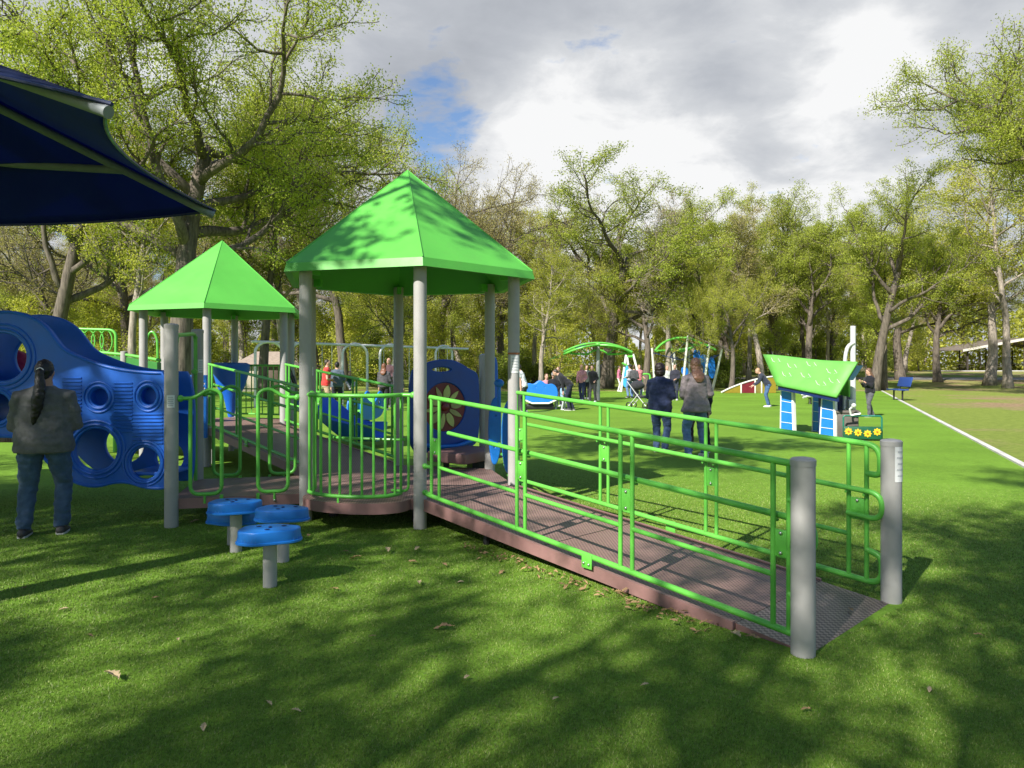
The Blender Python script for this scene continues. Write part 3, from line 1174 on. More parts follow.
toward = lambda p, off=0.0: math.atan2(-p.y, -p.x) + off
ROOFZ = 2.50
for i, p in enumerate((hA, hC, hBo, hAo, hG, hB)):
    post(p, ROOFZ + 0.08, sticker={1: (toward(p, 0.15), 1.58, 0.09, 0.19), 4: (toward(p, -0.1), 1.5, 0.08, 0.1)}.get(i), cap=False)
for i, p in enumerate(h2):
    post(p, ROOFZ + 0.02, cap=False)
b = MB()
b.lathe([(0.0655, 1.685), (0.0655, 1.705)], (hC.x, hC.y, 0), 24)
part(b, 'post_band', pm('rust_orange_band', (0.35, 0.12, 0.04), 0.6))
post(eE, 1.95, sticker=(toward(eE, -0.1), 1.22, 0.07, 0.12))
post(eF, 1.96, sticker=(toward(eF, 0.55), 1.56, 0.06, 0.15))
post(P1, 1.045)
o = post(P2, 1.055, sticker=(toward(P2, 1.0), 0.92, 0.085, 0.24))


# roofs: six folded plastic panels with a turned down edge
def roof(c, a0, zt, ze, rr, label):
    corners = hexpts(c, a0, rr)
    low = hexpts(c, a0, rr + 0.025)
    inn = hexpts(c, a0, rr - 0.05)
    apex = Vector((c.x, c.y, zt))
    b = MB()
    for k in range(6):
        l = (k + 1) % 6
        p, q = corners[k] + UP * ze, corners[l] + UP * ze
        e = (q - p).normalized() * 0.004
        nrm = (q - p).cross(apex - p).normalized()
        # each facet slightly dished, meeting its neighbours in a soft ridge
        n = 8
        V, F = [], []
        for i in range(n + 1):
            t = i / n
            for j in range(n + 1):
                s = j / n
                pt = (p + e).lerp(q - e, s).lerp(apex, t)
                dish = -0.012 * math.sin(PI * s) * math.sin(PI * min(1, t * 1.2) if t < 0.83 else 0)
                V.append(pt + nrm * dish)
        for i in range(n):
            for j in range(n):
                F.append((i * (n + 1) + j, i * (n + 1) + j + 1, (i + 1) * (n + 1) + j + 1, (i + 1) * (n + 1) + j))
        b.add(V, F)
        b.add([low[k] + UP * (ze - 0.085), low[l] + UP * (ze - 0.085), q, p], [(0, 1, 2, 3)])
        b.add([inn[k] + UP * (ze - 0.080), inn[l] + UP * (ze - 0.080), low[l] + UP * (ze - 0.085), low[k] + UP * (ze - 0.085)], [(0, 1, 2, 3)])
        b.add([inn[k] + UP * (ze - 0.080), inn[l] + UP * (ze - 0.080), apex - UP * 0.09], [(0, 2, 1)])
    o = part(b, 'roof', ROOF, label, angle=12)
    b = MB()
    for k in range(6):                           # narrow raised seams along the six ridges
        b.tube([corners[k] + UP * (ze + 0.002), apex - UP * 0.004], [0.008, 0.008], 6)
    sub(b, 'roof_seam', ROOF, o)
    b = MB()
    for k in range(6):                           # bracket under the roof at each post
        p = hexpts(c, a0, HR)[k]
        inward = (c - p).normalized()
        b.box(p + inward * 0.09 + UP * (ze - 0.045), (0.05, 0.12, 0.09), math.atan2(inward.y, inward.x) + PI / 2)
    sub(b, 'roof_bracket', ROOF, o)
    return o


roof(c1, A0, 3.77, 2.575, 1.455, 'large green six sided roof dappled with shade')
roof(c2, math.atan2(-d2.y, -d2.x) - PI / 6, 3.73, 2.535, 1.455, 'smaller looking green six sided roof in full sun')


# decks
def slab(pts, z, th, name, label=None):
    b = MB()
    n = len(pts)
    V = [Vector((p[0], p[1], z)) for p in pts] + [Vector((p[0], p[1], z - th)) for p in pts]
    b.add(V, [tuple(range(n))], 0)
    b.add(V, [tuple(range(2 * n - 1, n - 1, -1))] + [(i, n + i, n + (i + 1) % n, (i + 1) % n) for i in range(n)], 1)
    return part(b, name, [DECK, SKIRT], label, angle=30)


uAB = (hB - hA).normalized()
vAB = Vector((-0.281, -0.96, 0))
if vAB.dot(hA - c1) < 0:
    vAB = -vAB
vAB = (vAB - uAB * vAB.dot(uAB)).normalized()


def bay(u0, u1, depth, n=22):
    out = []
    for i in range(n + 1):
        a = PI * i / n
        u = (u0 + u1) / 2 - math.cos(a) * (u1 - u0) / 2
        s = max(0.0, math.sin(a)) ** 0.75
        out.append(hA + uAB * u + vAB * depth * s)
    return out


L = (hB - hA).length
bayline = bay(0.10, L - 0.04, 0.37)
o = slab([hA] + bayline + [hB, hG, hAo, hBo, hC], DZ, TH, 'deck', 'low six sided deck with a rounded bay')
b = MB()
for k, p in enumerate((hA + (c1 - hA) * .25, hB + (c1 - hB) * .25, hC + (c1 - hC) * .25, hAo + (c1 - hAo) * .25, c1)):
    b.tube([(p.x, p.y, -0.05), (p.x, p.y, DZ - TH)], 0.045, 10)
sub(b, 'deck_leg', BLACK, o)
o = slab([eE + (hB - eE).normalized() * 0.0, hB, hG, eF], DZ - 0.004, TH, 'deck', 'square entry deck beside the blue climber')
o = slab(h2, DZ2, TH + 0.02, 'deck', 'raised six sided deck under the smaller roof')
b = MB()
for p in (h2[3].lerp(c2, 0.3), h2[0].lerp(c2, 0.3), h2[5].lerp(c2, 0.3)):
    b.tube([(p.x, p.y, -0.05), (p.x, p.y, DZ2 - TH)], 0.05, 10)
sub(b, 'deck_leg', POST, o)


# ramps
def ramp_part(pa, pb, qa, qb, za, zb, plate=None, label=None):
    """pa-pb upper edge, qa-qb lower edge"""
    b = MB()
    V = [pa + UP * za, pb + UP * za, qb + UP * zb, qa + UP * zb]
    Lo = [pa + UP * (za - .03), pb + UP * (za - .03), qb + UP * (zb - .03), qa + UP * (zb - .03)]
    b.add(V + Lo, [(0, 1, 2, 3), (7, 6, 5, 4), (0, 4, 5, 1), (1, 5, 6, 2), (2, 6, 7, 3), (3, 7, 4, 0)])
    o = part(b, 'ramp', DECK, label, angle=20)
    wv = (pb - pa).normalized()
    for s, (u0, u1) in ((-1, (pa, qa)), (1, (pb, qb))):
        e = wv * 0.028 * s
        b = MB()
        t0, t1 = u0 + UP * (za + 0.012), u1 + UP * (zb + 0.012)
        l0, l1 = u0 + UP * (za - 0.10), u1 + UP * max(-0.02, zb - 0.10)
        w0, w1 = wv * s * 0.002, e
        b.add([t0 + w0, t1 + w0, l1 + w0, l0 + w0, t0 + w1, t1 + w1, l1 + w1, l0 + w1],
              [(0, 1, 2, 3), (7, 6, 5, 4), (0, 4, 5, 1), (1, 5, 6, 2), (2, 6, 7, 3), (3, 7, 4, 0)])
        sub(b, 'ramp_kerb', SKIRT, o)
    b = MB()
    n = max(2, int((qa - pa).length / 1.2))
    for i in range(1, n):                         # joints between the deck panels
        t = i / n
        p, q = pa.lerp(qa, t) + UP * (za + (zb - za) * t + 0.0025), pb.lerp(qb, t) + UP * (za + (zb - za) * t + 0.0025)
        f = (qa - pa).normalized() * 0.004
        b.add([p - f, q - f, q + f, p + f], [(0, 1, 2, 3)])
    sub(b, 'panel_joint', BLACK, o, flat=True)
    return o


rd = (P1 - hA).normalized()
wv = (hC - hA).normalized()
qa, qb = P1 - rd * 0.10 + wv * 0.02, P2 - rd * 0.10
rz_ = 0.045
o = ramp_part(hA + wv * 0.03, hC - wv * 0.03, hA + wv * 0.03 + rd * 3.42, hC - wv * 0.03 + rd * 3.42, DZ + 0.003, 0.045, label='long entry ramp with brown dimpled surface')
e0, e1 = hA + wv * 0.03 + rd * 3.425, hC - wv * 0.03 + rd * 3.425
b = MB()
b.add([e0 + UP * rz_, e1 + UP * rz_, e1 + rd * 0.46 + UP * 0.006, e0 + rd * 0.46 + UP * 0.006,
       e0 + UP * 0.0, e1 + UP * 0.0, e1 + rd * 0.46, e0 + rd * 0.46],
      [(0, 1, 2, 3)])
b.add(b.V[:8], [(7, 6, 5, 4), (0, 4, 5, 1), (1, 5, 6, 2), (2, 6, 7, 3), (3, 7, 4, 0)], 1)
sub(b, 'transition_plate', [DIAMOND, SKIRT], o, 'grey ridged steel plate leading from the turf onto the ramp')
b = MB()
for s in (0.9, 2.0, 3.0):
    for e in (hA + wv * 0.12, hC - wv * 0.12):
        p = e + rd * s
        b.tube([(p.x, p.y, -0.05), (p.x, p.y, DZ * (1 - s / 3.9) + .0)], 0.03, 8)
sub(b, 'ramp_leg', BLACK, o)


# railings along a ramp
def railing(p0, p1, z0, z1, inn, pairs, total, label=None, loop_end=True, loop_start=False):
    """p0..p1 run, surface heights z0, z1; inn: unit vector towards the ramp; pairs: distances of the upright pairs"""
    run = (p1 - p0).length
    d = (p1 - p0).normalized()

    def at(s, h, off=0.0):
        return p0 + d * s + inn * off + UP * (z0 + (z1 - z0) * s / run + h)

    s0, s1 = pairs[0][0], pairs[-1][1]
    TR, UR = 0.0205, 0.0155
    HT, HH, HL, HB = 1.0, 0.69, 0.365, 0.075
    b = MB()
    path = [at(s0 - (0.07 if loop_start else 0.02), HT), at(s1 + 0.02, HT)]
    if loop_end:                                   # turns down and back in to the last upright
        path = [path[0], at(s1 + 0.09, HT), at(s1 + 0.09, HT - 0.20), at(pairs[-1][1], HT - 0.20)]
        path = fillet(path, 0.098, 8)
    if loop_start:
        path = list(reversed(fillet(list(reversed(path))[:1] + list(reversed(path))[1:-1] + [at(s0 - 0.07, HT), at(s0 - 0.07, HT - 0.22), at(s0, HT - 0.22)], 0.09, 8)))
    b.tube(path, TR, 12)
    o = part(b, 'railing', GREEN, label)
    b = MB()
    hs = pairs[0][1] + 0.07
    he = s1 + 0.12
    hp = [at(hs, HH, 0.055), at(he - 0.1, HH, 0.055)]
    if loop_end:
        hp = fillet([at(hs, HH, 0.055), at(he, HH, 0.055), at(he, HH - 0.175, 0.055), at(pairs[-1][0], HH - 0.175, 0.03)], 0.0875, 9)
    b.tube(hp, 0.0185, 12)
    for a_, c_ in pairs:
        for s in (a_, c_):
            if s > hs:
                b.tube([at(s, HH - 0.02, 0.0), at(s, HH - 0.03, 0.055)], 0.009, 6)
    sub(b, 'handrail', GREEN, o)
    b = MB()
    pb = [at(s0 - 0.08, HB), at(s1 + 0.03, HB)]
    if loop_end:
        pb = fillet([at(s0 - 0.08, HB), at(s1 + 0.10, HB), at(s1 + 0.10, HB + 0.19), at(s1, HB + 0.21)], 0.1, 7)
    b.tube(pb, TR, 12)
    sub(b, 'bottom_rail', GREEN, o)
    for i in range(len(pairs) - 1):
        b = MB()
        b.tube([at(pairs[i][1], HL), at(pairs[i + 1][0], HL)], 0.0165, 10)
        sub(b, 'lower_rail', GREEN, o)
    for a_, c_ in pairs:
        for s in (a_, c_):
            b = MB()
            b.tube([at(s, HB), at(s, HT)], UR, 10)
            sub(b, 'upright', GREEN, o)
        b = MB()                                  # bolted coupling plate between the two uprights
        m = (a_ + c_) / 2
        ex = d
        q = at(m, 0.55)
        rot = Matrix((d, inn, UP)).transposed()
        b.box(q, (c_ - a_ + 0.012, 0.007, 0.15), rot=rot, bev=0.002)
        pl = sub(b, 'coupling_plate', GREEN, o)
        b = MB()
        for zz_ in (-0.055, 0.055):
            for sg in (-1, 1):
                b.ball(q + UP * zz_ + inn * 0.006 * sg + d * 0.0, (0.011, 0.011, 0.011), 8)
        sub(b, 'bolt', BOLT, pl)
    for s in (pairs[1][1] + 0.7,):                # tab fixing the bottom rail to the ramp side
        b = MB()
        rot = Matrix((d, inn, UP)).transposed()
        b.box(at(s, HB - 0.035) - inn * 0.022, (0.10, 0.008, 0.10), rot=rot, bev=0.003)
        tb = sub(b, 'fixing_tab', GREEN, o)
        b = MB()
        for sg in (-1, 1):
            b.ball(at(s + 0.025 * sg, HB - 0.05) - inn * 0.03, 0.010, 8)
        sub(b, 'bolt', BOLT, tb)
    return o


near_in = wv
railing(hA, P1, DZ, 0.02, near_in, [(0.20, 0.33), (1.45, 1.55), (2.55, 2.655), (3.68, 3.775)], 3.86, 'near railing of the entry ramp')
railing(hC, P2, DZ, 0.02, -near_in, [(0.05, 0.17), (1.27, 1.37), (2.44, 2.54), (3.60, 3.72)], 3.86, 'far railing of the entry ramp', loop_start=True)
b = MB()                                         # stub brackets holding the railings to their posts
for p, s, z in ((hA, 0.1, DZ + 0.33), (hA, 0.1, DZ + 0.08), (hC, 0.06, DZ + 0.5)):
    b.tube([p + rd * 0.05 + UP * z, p + rd * (s + 0.10) + UP * z], 0.016, 8)
    b.ball(p + rd * 0.09 + UP * z, 0.028, 10)
part(b, 'railing_bracket', GREEN)

# the upper ramp
g0 = c1 + d2 * 1.079
side2 = Vector((-d2.y, d2.x, 0))                 # to the left of the run
u0, u1 = g0 + side2 * 0.59, g0 - side2 * 0.59
e2 = c2 - d2 * 1.079
ramp_part(e2 + side2 * 0.59, e2 - side2 * 0.59, u0, u1, DZ2, DZ, label='upper ramp climbing to the smaller pavilion in the shade')
Lr = (e2 - g0).length
pr = [(0.12, 0.22), (1.15, 1.25), (2.25, 2.35), (Lr - 0.22, Lr - 0.1)]
railing(g0 + side2 * 0.62, e2 + side2 * 0.62, DZ, DZ2, -side2, pr, Lr, 'left railing of the upper ramp', loop_end=False)
railing(g0 - side2 * 0.62, e2 - side2 * 0.62, DZ, DZ2, side2, pr, Lr, 'right railing of the upper ramp', loop_end=False, loop_start=True)


# curved barrier round the bay
def curved_barrier():
    zb, zt, zm = DZ + 0.055, DZ + 1.0, DZ + 0.55
    ln = bay(0.20, L - 0.10, 0.33, 26)
    top = [hA + uAB * 0.07 + UP * zt] + [p + UP * zt for p in ln] + [hB - uAB * 0.07 + UP * zt]
    b = MB()
    b.tube(fillet(top, 0.05, 3), 0.0205, 12)
    for q in (top[0], top[-1]):
        b.ball(q, 0.034, 10)
    o = part(b, 'curved_barrier', GREEN, 'bulging green barrier of vertical bars between two pavilion posts')
    b = MB()
    b.tube([p + UP * zb for p in ln], 0.0185, 10)
    b.box(ln[13] + vAB * 0.03 + UP * (zb - 0.07), (0.02, 0.012, 0.12), math.atan2(uAB.y, uAB.x))
    sub(b, 'bottom_rail', GREEN, o)
    b = MB()
    sel = [p for i, p in enumerate(ln)]
    # bars spaced evenly along the curve
    acc = [0]
    for i in range(1, len(ln)):
        acc.append(acc[-1] + (ln[i] - ln[i - 1]).length)
    for k in range(13):
        t = acc[-1] * k / 12
        i = max(j for j in range(len(acc)) if acc[j] <= t + 1e-9)
        i = min(i, len(ln) - 2)
        p = ln[i].lerp(ln[i + 1], (t - acc[i]) / max(1e-6, acc[i + 1] - acc[i]))
        b = MB()
        b.tube([p + UP * zb, p + UP * zt], 0.0125, 8)
        sub(b, 'bar', GREEN, o)
    b = MB()                                      # straight return frame beside the front post
    p0 = hA + uAB * 0.12
    p1 = hA + uAB * 0.30
    b.tube(fillet([p0 + UP * zt, p0 + UP * (zb + .02), p1 + UP * (zb + .02)], 0.06, 6), 0.013, 8)
    p0, p1 = hB - uAB * 0.11, hB - uAB * 0.17
    b.tube([p0 + UP * zb, p0 + UP * zt], 0.013, 8)
    b.tube([p1 + UP * zb, p1 + UP * zt], 0.013, 8)
    sub(b, 'return_frame', GREEN, o)
    b = MB()                                      # inner hand rail
    b.tube([p + UP * zm - vAB * 0.2 for p in bay(0.25, L - 0.2, 0.05, 8)], 0.014, 8)
    sub(b, 'inner_rail', GREEN, o)


curved_barrier()


# hoop rails at the entry openings
def hoop(p, d, z, label=None):
    def at(u, h):
        return p + d * u + UP * (z + h)
    b = MB()
    path = [at(0.075, 0.965), at(0.20, 0.965), at(0.345, 1.06), at(0.455, 1.02), at(0.455, 0.03), at(0.17, 0.03), at(0.17, 0.965)]
    b.tube(fillet(path, 0.09, 7), 0.0185, 10)
    o = part(b, 'hoop_rail', GREEN, label)
    b = MB()
    b.ball(at(0.08, 0.965), 0.034, 10)
    b.tube([at(0.3, 0.03), at(0.3, -0.06)], 0.012, 8)
    b.box(at(0.455, -0.015), (0.03, 0.03, 0.07), math.atan2(d.y, d.x))
    sub(b, 'bracket', GREEN, o)
    b = MB()
    b.ball(at(0.3, -0.055) - Vector((-d.y, d.x, 0)) * (-0.012), 0.012, 8)
    sub(b, 'bolt', BOLT, o)


dEB = (hB - eE).normalized()
hoop(eE, dEB, DZ, 'shaded hoop rail on the left of the entry opening')
hoop(hB, -dEB, DZ, 'sunlit hoop rail on the right of the entry opening')
dFG = (hG - eF).normalized()
hoop(eF, dFG, DZ, 'hoop rail at the back of the entry deck')
hoop(hG, -dFG, DZ, 'back hoop rail beside the upper ramp')
b = MB()                                         # arch over the way into the climber
dEF = (eF - eE).normalized()
arch = [eE + dEF * 0.11 + UP * DZ, eE + dEF * 0.11 + UP * 1.86, eF - dEF * 0.11 + UP * 1.92, eF - dEF * 0.11 + UP * DZ]
b.tube(fillet(arch, 0.12, 7), 0.02, 10)
o = part(b, 'entry_arch', GREEN, 'green arch bars between the two end posts by the climber')
b = MB()
b.tube([eE + dEF * 0.11 + UP * 1.5, eE + dEF * 0.3 + UP * 1.88], 0.012, 8)
b.tube([eF - dEF * 0.11 + UP * 1.5, eF - dEF * 0.19 + UP * 1.5], 0.03, 8)
for p, dd, z in ((eE, dEF, 0.45), (eE, dEF, 1.24), (eF, -dEF, 0.45), (eF, -dEF, 1.24), (eF, -dEF, 1.88)):
    b.tube([p + UP * z + dd * 0.03, p + UP * z + dd * 0.12], 0.016, 8)
sub(b, 'brace', GREEN, o)

# ---- blue two-walled crawl climber
def climber():
    def fr(px, y, d):
        return gx(px, d), zz(y, d)
    D = 7.15
    org = Vector((gx(172, D), D, 0))
    ex = Vector((-1.0, -0.02, 0)).normalized()            # runs to the left
    def loc(px, y, dd=D):
        return (-(gx(px, dd) - org.x), zz(y, dd))
    out = [(171, 373), (150, 373), (122, 370), (98, 364), (80, 357), (66, 350), (58, 340), (48, 326), (34, 317), (15, 312), (-6, 313), (-34, 322), (-56, 340), (-70, 364),
           (-74, 392), (-66, 420), (-44, 434), (-14, 437), (14, 435), (36, 441), (50, 462), (72, 480), (96, 487), (118, 481), (132, 482), (146, 487), (162, 488), (171, 486)]
    loops_px = [[loc(*p) for p in out]]
    loops_px[0] = chaikin(loops_px[0], 2)
    k = D / FPX
    holes = [(6, 357, 25, 25), (101, 397, 10, 10), (149.5, 396, 9, 10), (98, 449, 22, 22), (146, 463, 16, 17), (2, 407, 13, 15), (-52, 384, 12, 14), (-36, 404, 10, 10)]
    hl = []
    for (x, y, rx, ry) in holes:
        cx_, cz = loc(x, y)
        hl.append((cx_, cz, rx * k, ry * k))
    V, F = plate_geo(loops_px + [circ(a, c_, r, 30, q) for a, c_, r, q in hl], 0.05, 0.014)
    M = frame(org, ex, UP)
    b = MB()
    b.add([M @ v for v in V], F)
    o = part(b, 'crawl_climber_wall', BLUE, 'blue moulded climber wall with round holes facing the camera', angle=50)
    b = MB()
    for i, (a, c_, r, q) in enumerate(hl):        # raised double lips round the holes
        for kk, tr in ((1.12, 0.014), (1.5 if r < .12 else 1.3, 0.012)):
            pts = [M @ Vector((a + r * kk * math.cos(t * PI / 16), c_ + q * kk * math.sin(t * PI / 16), sgn)) for sgn in (-0.026,) for t in range(32)]
            b.tube(pts, tr, 8, True)
            pts = [M @ Vector((p_[0], p_[1], 0.026)) for p_ in [(a + r * kk * math.cos(t * PI / 16), c_ + q * kk * math.sin(t * PI / 16)) for t in range(32)]]
            b.tube(pts, tr, 8, True)
    sub(b, 'hole_lip', BLUE, o)
    b = MB()                                      # moulded rim along the whole outline
    rim = [M @ Vector((p[0], p[1], s)) for s in (0.024,) for p in loops_px[0]]
    b.tube(rim, 0.016, 8, True)
    rim = [M @ Vector((p[0], p[1], -0.024)) for p in loops_px[0]]
    b.tube(rim, 0.016, 8, True)
    sub(b, 'rim', BLUE, o)
    for sd in (-0.028, 0.028):                    # blocks of fine raised ridges, outside and inside
      b = MB()
      for (x0, x1, y0, y1) in ((66, 84, 378, 420), (116, 134, 383, 430), (122, 140, 424, 432), (134, 164, 414, 446), (60, 70, 400, 424)):
        y = y0
        while y <= y1:
            p, q = loc(x0, y), loc(x1, y)
            for s in (sd,):
                b.tube([M @ Vector((p[0], p[1], s)), M @ Vector((q[0], q[1], s))], 0.009, 6)
            y += 3.6
      sub(b, 'rib', BLUE, o)
    # back wall, half a metre behind
    off = Vector((0.0, 0.52, 0))
    b = MB()
    V2, F2 = plate_geo(loops_px + [circ(a, c_, r, 30, q) for a, c_, r, q in hl if r > 0.12], 0.05, 0.014)
    M2 = frame(org + off, ex, UP)
    b.add([M2 @ v for v in V2], F2)
    o2 = part(b, 'crawl_climber_wall', BLUE, 'second blue climber wall behind the first', angle=50)
    b = MB()                                      # round tunnel sleeves and the blind cups between the walls
    for i, (a, c_, r, q) in enumerate(hl):
        dz = 0.50 if r > 0.12 else 0.10
        prof = [(a + r * 1.02 * math.cos(t * PI / 14), c_ + q * 1.02 * math.sin(t * PI / 14)) for t in range(28)]
        Va = [M @ Vector((x, z, 0.0)) for x, z in prof] + [M @ Vector((x, z, dz)) for x, z in prof]
        Fa = [(t, (t + 1) % 28, 28 + (t + 1) % 28, 28 + t) for t in range(28)]
        if r < 0.12:
            Fa.append(tuple(range(28, 56)))
        if i in (1, 2, 5, 6, 7):
            b.add(Va, Fa)
    o3 = part(b, 'tunnel_sleeve', BLUE)
    b = MB()                                      # crawl floor joining the two walls
    for (px, y, wpx, tilt) in ((-10, 436, 60, 0), (150, 480, 40, 0)):
        p = loc(px, y)
        q = M @ Vector((p[0], p[1] + 0.06, 0.26))
        b.box(q, (wpx * k, 0.46, 0.035), rot=Matrix.Rotation(-tilt, 3, 'Y'), bev=0.008)
    part(b, 'crawl_floor', BLUE)
    return M, loc


climber()

# ---- blue flower panel and the step deck behind the large pavilion
fp = Vector((gx(444, 9.75), 9.75, 0))
fn = Vector((0.60, -0.80, 0)).normalized()                # faces the camera side, turned right
fx = Vector((-fn.y, fn.x, 0))
if fx.x < 0:
    fx = -fx
M = frame(fp, fx, UP)
ol = [(-0.54, 0.45), (-0.53, 1.46), (-0.40, 1.55), (-0.2, 1.62), (0, 1.645), (0.2, 1.62), (0.42, 1.50), (0.53, 1.46), (0.56, 1.3), (0.56, 0.6), (0.5, 0.45), (0.2, 0.40), (-0.3, 0.40)]
V, F = plate_geo([chaikin(ol, 2), circ(-0.05, 1.515, 0.17, 24, 0.045), circ(0, 1.0, 0.35, 36)], 0.06, 0.016)
b = MB()
b.add([M @ v for v in V], F)
o = part(b, 'flower_panel', pm('shade_dimmed_blue_plastic', (0.007, 0.06, 0.32), 0.42), 'blue play panel with a red flower wheel', angle=50)  # darker copy of the blue plastic, with the roof's shade painted in
b = MB()
b.add([M @ Vector((x, y + 1.0, -0.01)) for x, y in circ(0, 0, 0.365, 36)] + [M @ Vector((x, y + 1.0, 0.012)) for x, y in circ(0, 0, 0.365, 36)],
      [tuple(reversed(range(36))), tuple(range(36, 72))] + [(i, (i + 1) % 36, 36 + (i + 1) % 36, 36 + i) for i in range(36)])
sub(b, 'flower_wheel', RED, o, 'dark red wheel')
for kq in range(10):
    a = 2 * PI * kq / 10 + 0.15
    b = MB()
    big = kq % 2 == 0
    pts = []
    r0_, r1_, wd = (0.10, 0.31, 0.054) if big else (0.09, 0.31, 0.034)
    for i in range(7):
        t = i / 6
        pts.append((r0_ + (r1_ - r0_) * t, wd * math.sin(PI * min(1, 0.12 + t * 0.88)) ** 0.8 if i < 6 else 0.0))
    poly = pts + [(x, -y) for x, y in reversed(pts[:-1])]
    P = [M @ Vector((x * math.cos(a) - y * math.sin(a), 1.0 + x * math.sin(a) + y * math.cos(a), 0.014)) for x, y in poly]
    b.prism(P, (M.to_3x3() @ Vector((0, 0, 0.012))))
    sub(b, 'petal', PETAL if kq % 3 else pm('olive_petal', (0.36, 0.34, 0.12), 0.4, var=0.2), o)
b = MB()
b.lathe([(0.055, 0.0), (0.055, 0.03), (0.03, 0.045), (0, 0.045)], M @ Vector((0, 1.0, 0.014)), 16, M=M.to_3x3())
sub(b, 'hub', pm('red_hub', (0.2, 0.02, 0.02), 0.35), o)
b = MB()
b.tube([M @ Vector((-0.5, 0.55, 0.05)), M @ Vector((-0.2, 0.47, 0.12)), M @ Vector((0.15, 0.47, 0.12)), M @ Vector((0.45, 0.52, 0.05))], 0.028, 10)
sub(b, 'foot_bar', BRIGHTBLUE, o)
pp_ = fp + fx * 0.66
b = MB()
b.lathe([(0.0635, -0.1), (0.0635, 1.72), (0.03, 1.74), (0, 1.74)], (pp_.x, pp_.y, 0), 20)
part(b, 'post', POST)
b = MB()                                          # moulded blue upright next to it
q = pp_ + fx * 0.11
Mq = frame(q, fx, UP)
ol = [(-0.075, 0.3), (-0.08, 1.5), (-0.06, 1.66), (0, 1.70), (0.06, 1.66), (0.08, 1.5), (0.075, 0.3)]
V, F = plate_geo([chaikin(ol, 2), circ(0, 1.5, 0.035, 16)], 0.14, 0.03)
b.add([Mq @ v for v in V], F)
part(b, 'blue_upright', BLUE, 'tall rounded blue upright beside the flower panel', angle=50)
sc_ = Vector((gx(466, 9.25), 9.25, 0))
b = MB()
b.box(sc_ + UP * 0.41, (0.85, 0.62, 0.13), math.atan2(fx.y, fx.x) + 0.35, bev=0.02)
o = part(b, 'step_deck', SKIRT, 'brown transfer step behind the large pavilion')
b = MB()
for dx in (-0.3, 0.3):
    b.tube([sc_ + fx * dx + UP * -0.05, sc_ + fx * dx + UP * 0.36], 0.04, 10)
b.box(sc_ + fx * 0.15 + UP * 0.2, (0.16, 0.3, 0.34), 0.3)
sub(b, 'deck_leg', BLACK, o)

# ---- curved blue-edged climber on the right of the large deck
m0 = hC.lerp(hBo, 0.5)
outd = (m0 - c1).normalized()
along = (hBo - hC).normalized()
for s in (-0.36, 0.36):
    pts = [(-0.03, DZ + 0.14), (-0.07, DZ + 0.5), (-0.04, DZ + 0.82), (0.03, DZ + 0.92), (0.07, DZ + 0.8), (0.07, DZ + 0.5), (0.06, DZ + 0.22), (0.01, DZ + 0.08)]
    Mc = frame(m0 + along * s, outd, UP)
    V, F = plate_geo([chaikin(pts, 2), circ(0.01, DZ + 0.68, 0.02, 14), circ(0.0, DZ + 0.3, 0.022, 14)], 0.05, 0.014)
    b = MB()
    b.add([Mc @ v for v in V], F)
    part(b, 'climber_side', BRIGHTBLUE, 'curved blue side board of the small climber', angle=50)
b = MB()
for i in range(5):
    t = i / 4
    p = m0 + outd * (0.05 + 0.16 * t) + UP * (0.62 - 0.52 * t)
    b.tube([p - along * 0.36, p + along * 0.36], 0.018, 8)
part(b, 'climber_rung', GREEN)
b = MB()
b.ball(m0 + UP * 1.36 + along * 0.1, (0.06, 0.06, 0.05), 12)
b.tube([m0 + along * 0.1 + UP * 1.36, m0 + along * 0.1 + UP * 1.05], 0.022, 8)
part(b, 'blue_knob', BRIGHTBLUE)

# ---- fittings of the raised deck
def bars(p, q, z, h, n, label=None):
    b = MB()
    b.tube([p + UP * (z + h), q + UP * (z + h)], 0.02, 8)
    b.tube([p + UP * (z + 0.07), q + UP * (z + 0.07)], 0.017, 8)
    b.tube([p + UP * (z + h * 0.55), q + UP * (z + h * 0.55)], 0.012, 6)
    o = part(b, 'bar_barrier', GREEN, label)
    for i in range(n):
        b = MB()
        t = (i + 0.5) / n
        b.tube([p.lerp(q, t) + UP * (z + 0.07), p.lerp(q, t) + UP * (z + h)], 0.011, 6)
        sub(b, 'bar', GREEN, o)


bars(h2[1].lerp(h2[2], 0.06), h2[1].lerp(h2[2], 0.94), DZ2, 0.98, 9, 'shaded bar barrier with a steering wheel')
bars(h2[2].lerp(h2[3], 0.06), h2[2].lerp(h2[3], 0.94), DZ2, 0.98, 9, 'back bar barrier of the raised deck')
b = MB()
q = h2[1].lerp(h2[2], 0.45) + UP * (DZ2 + 0.78) + Vector((0.12, -0.1, 0))
ax = (h2[2] - h2[1]).normalized()
ay = (UP * 0.85 + Vector((-ax.y, ax.x, 0)) * 0.3).normalized()
b.tube([q + ax * 0.19 * math.cos(t * PI / 12) + ay * 0.19 * math.sin(t * PI / 12) for t in range(24)], 0.017, 8, True)
for t in (0.5, 2.6, 4.7):
    b.tube([q, q + ax * 0.19 * math.cos(t) + ay * 0.19 * math.sin(t)], 0.013, 6)
b.ball(q, 0.04, 10)
part(b, 'steering_wheel', BLACK, 'black play steering wheel on the barrier')
b = MB()                                          # dark blue moulded bubble on the far side
q = h2[3].lerp(h2[4], 0.5)
q = Vector((gx(231, 13.2), 13.2, 0))
b.lathe([(0.05, DZ2 + 0.02), (0.12, DZ2 + 0.35), (0.25, DZ2 + 0.6), (0.33, DZ2 + 0.9), (0.33, DZ2 + 1.0), (0.27, DZ2 + 1.03), (0.2, DZ2 + 0.8), (0, DZ2 + 0.7)], q, 20)
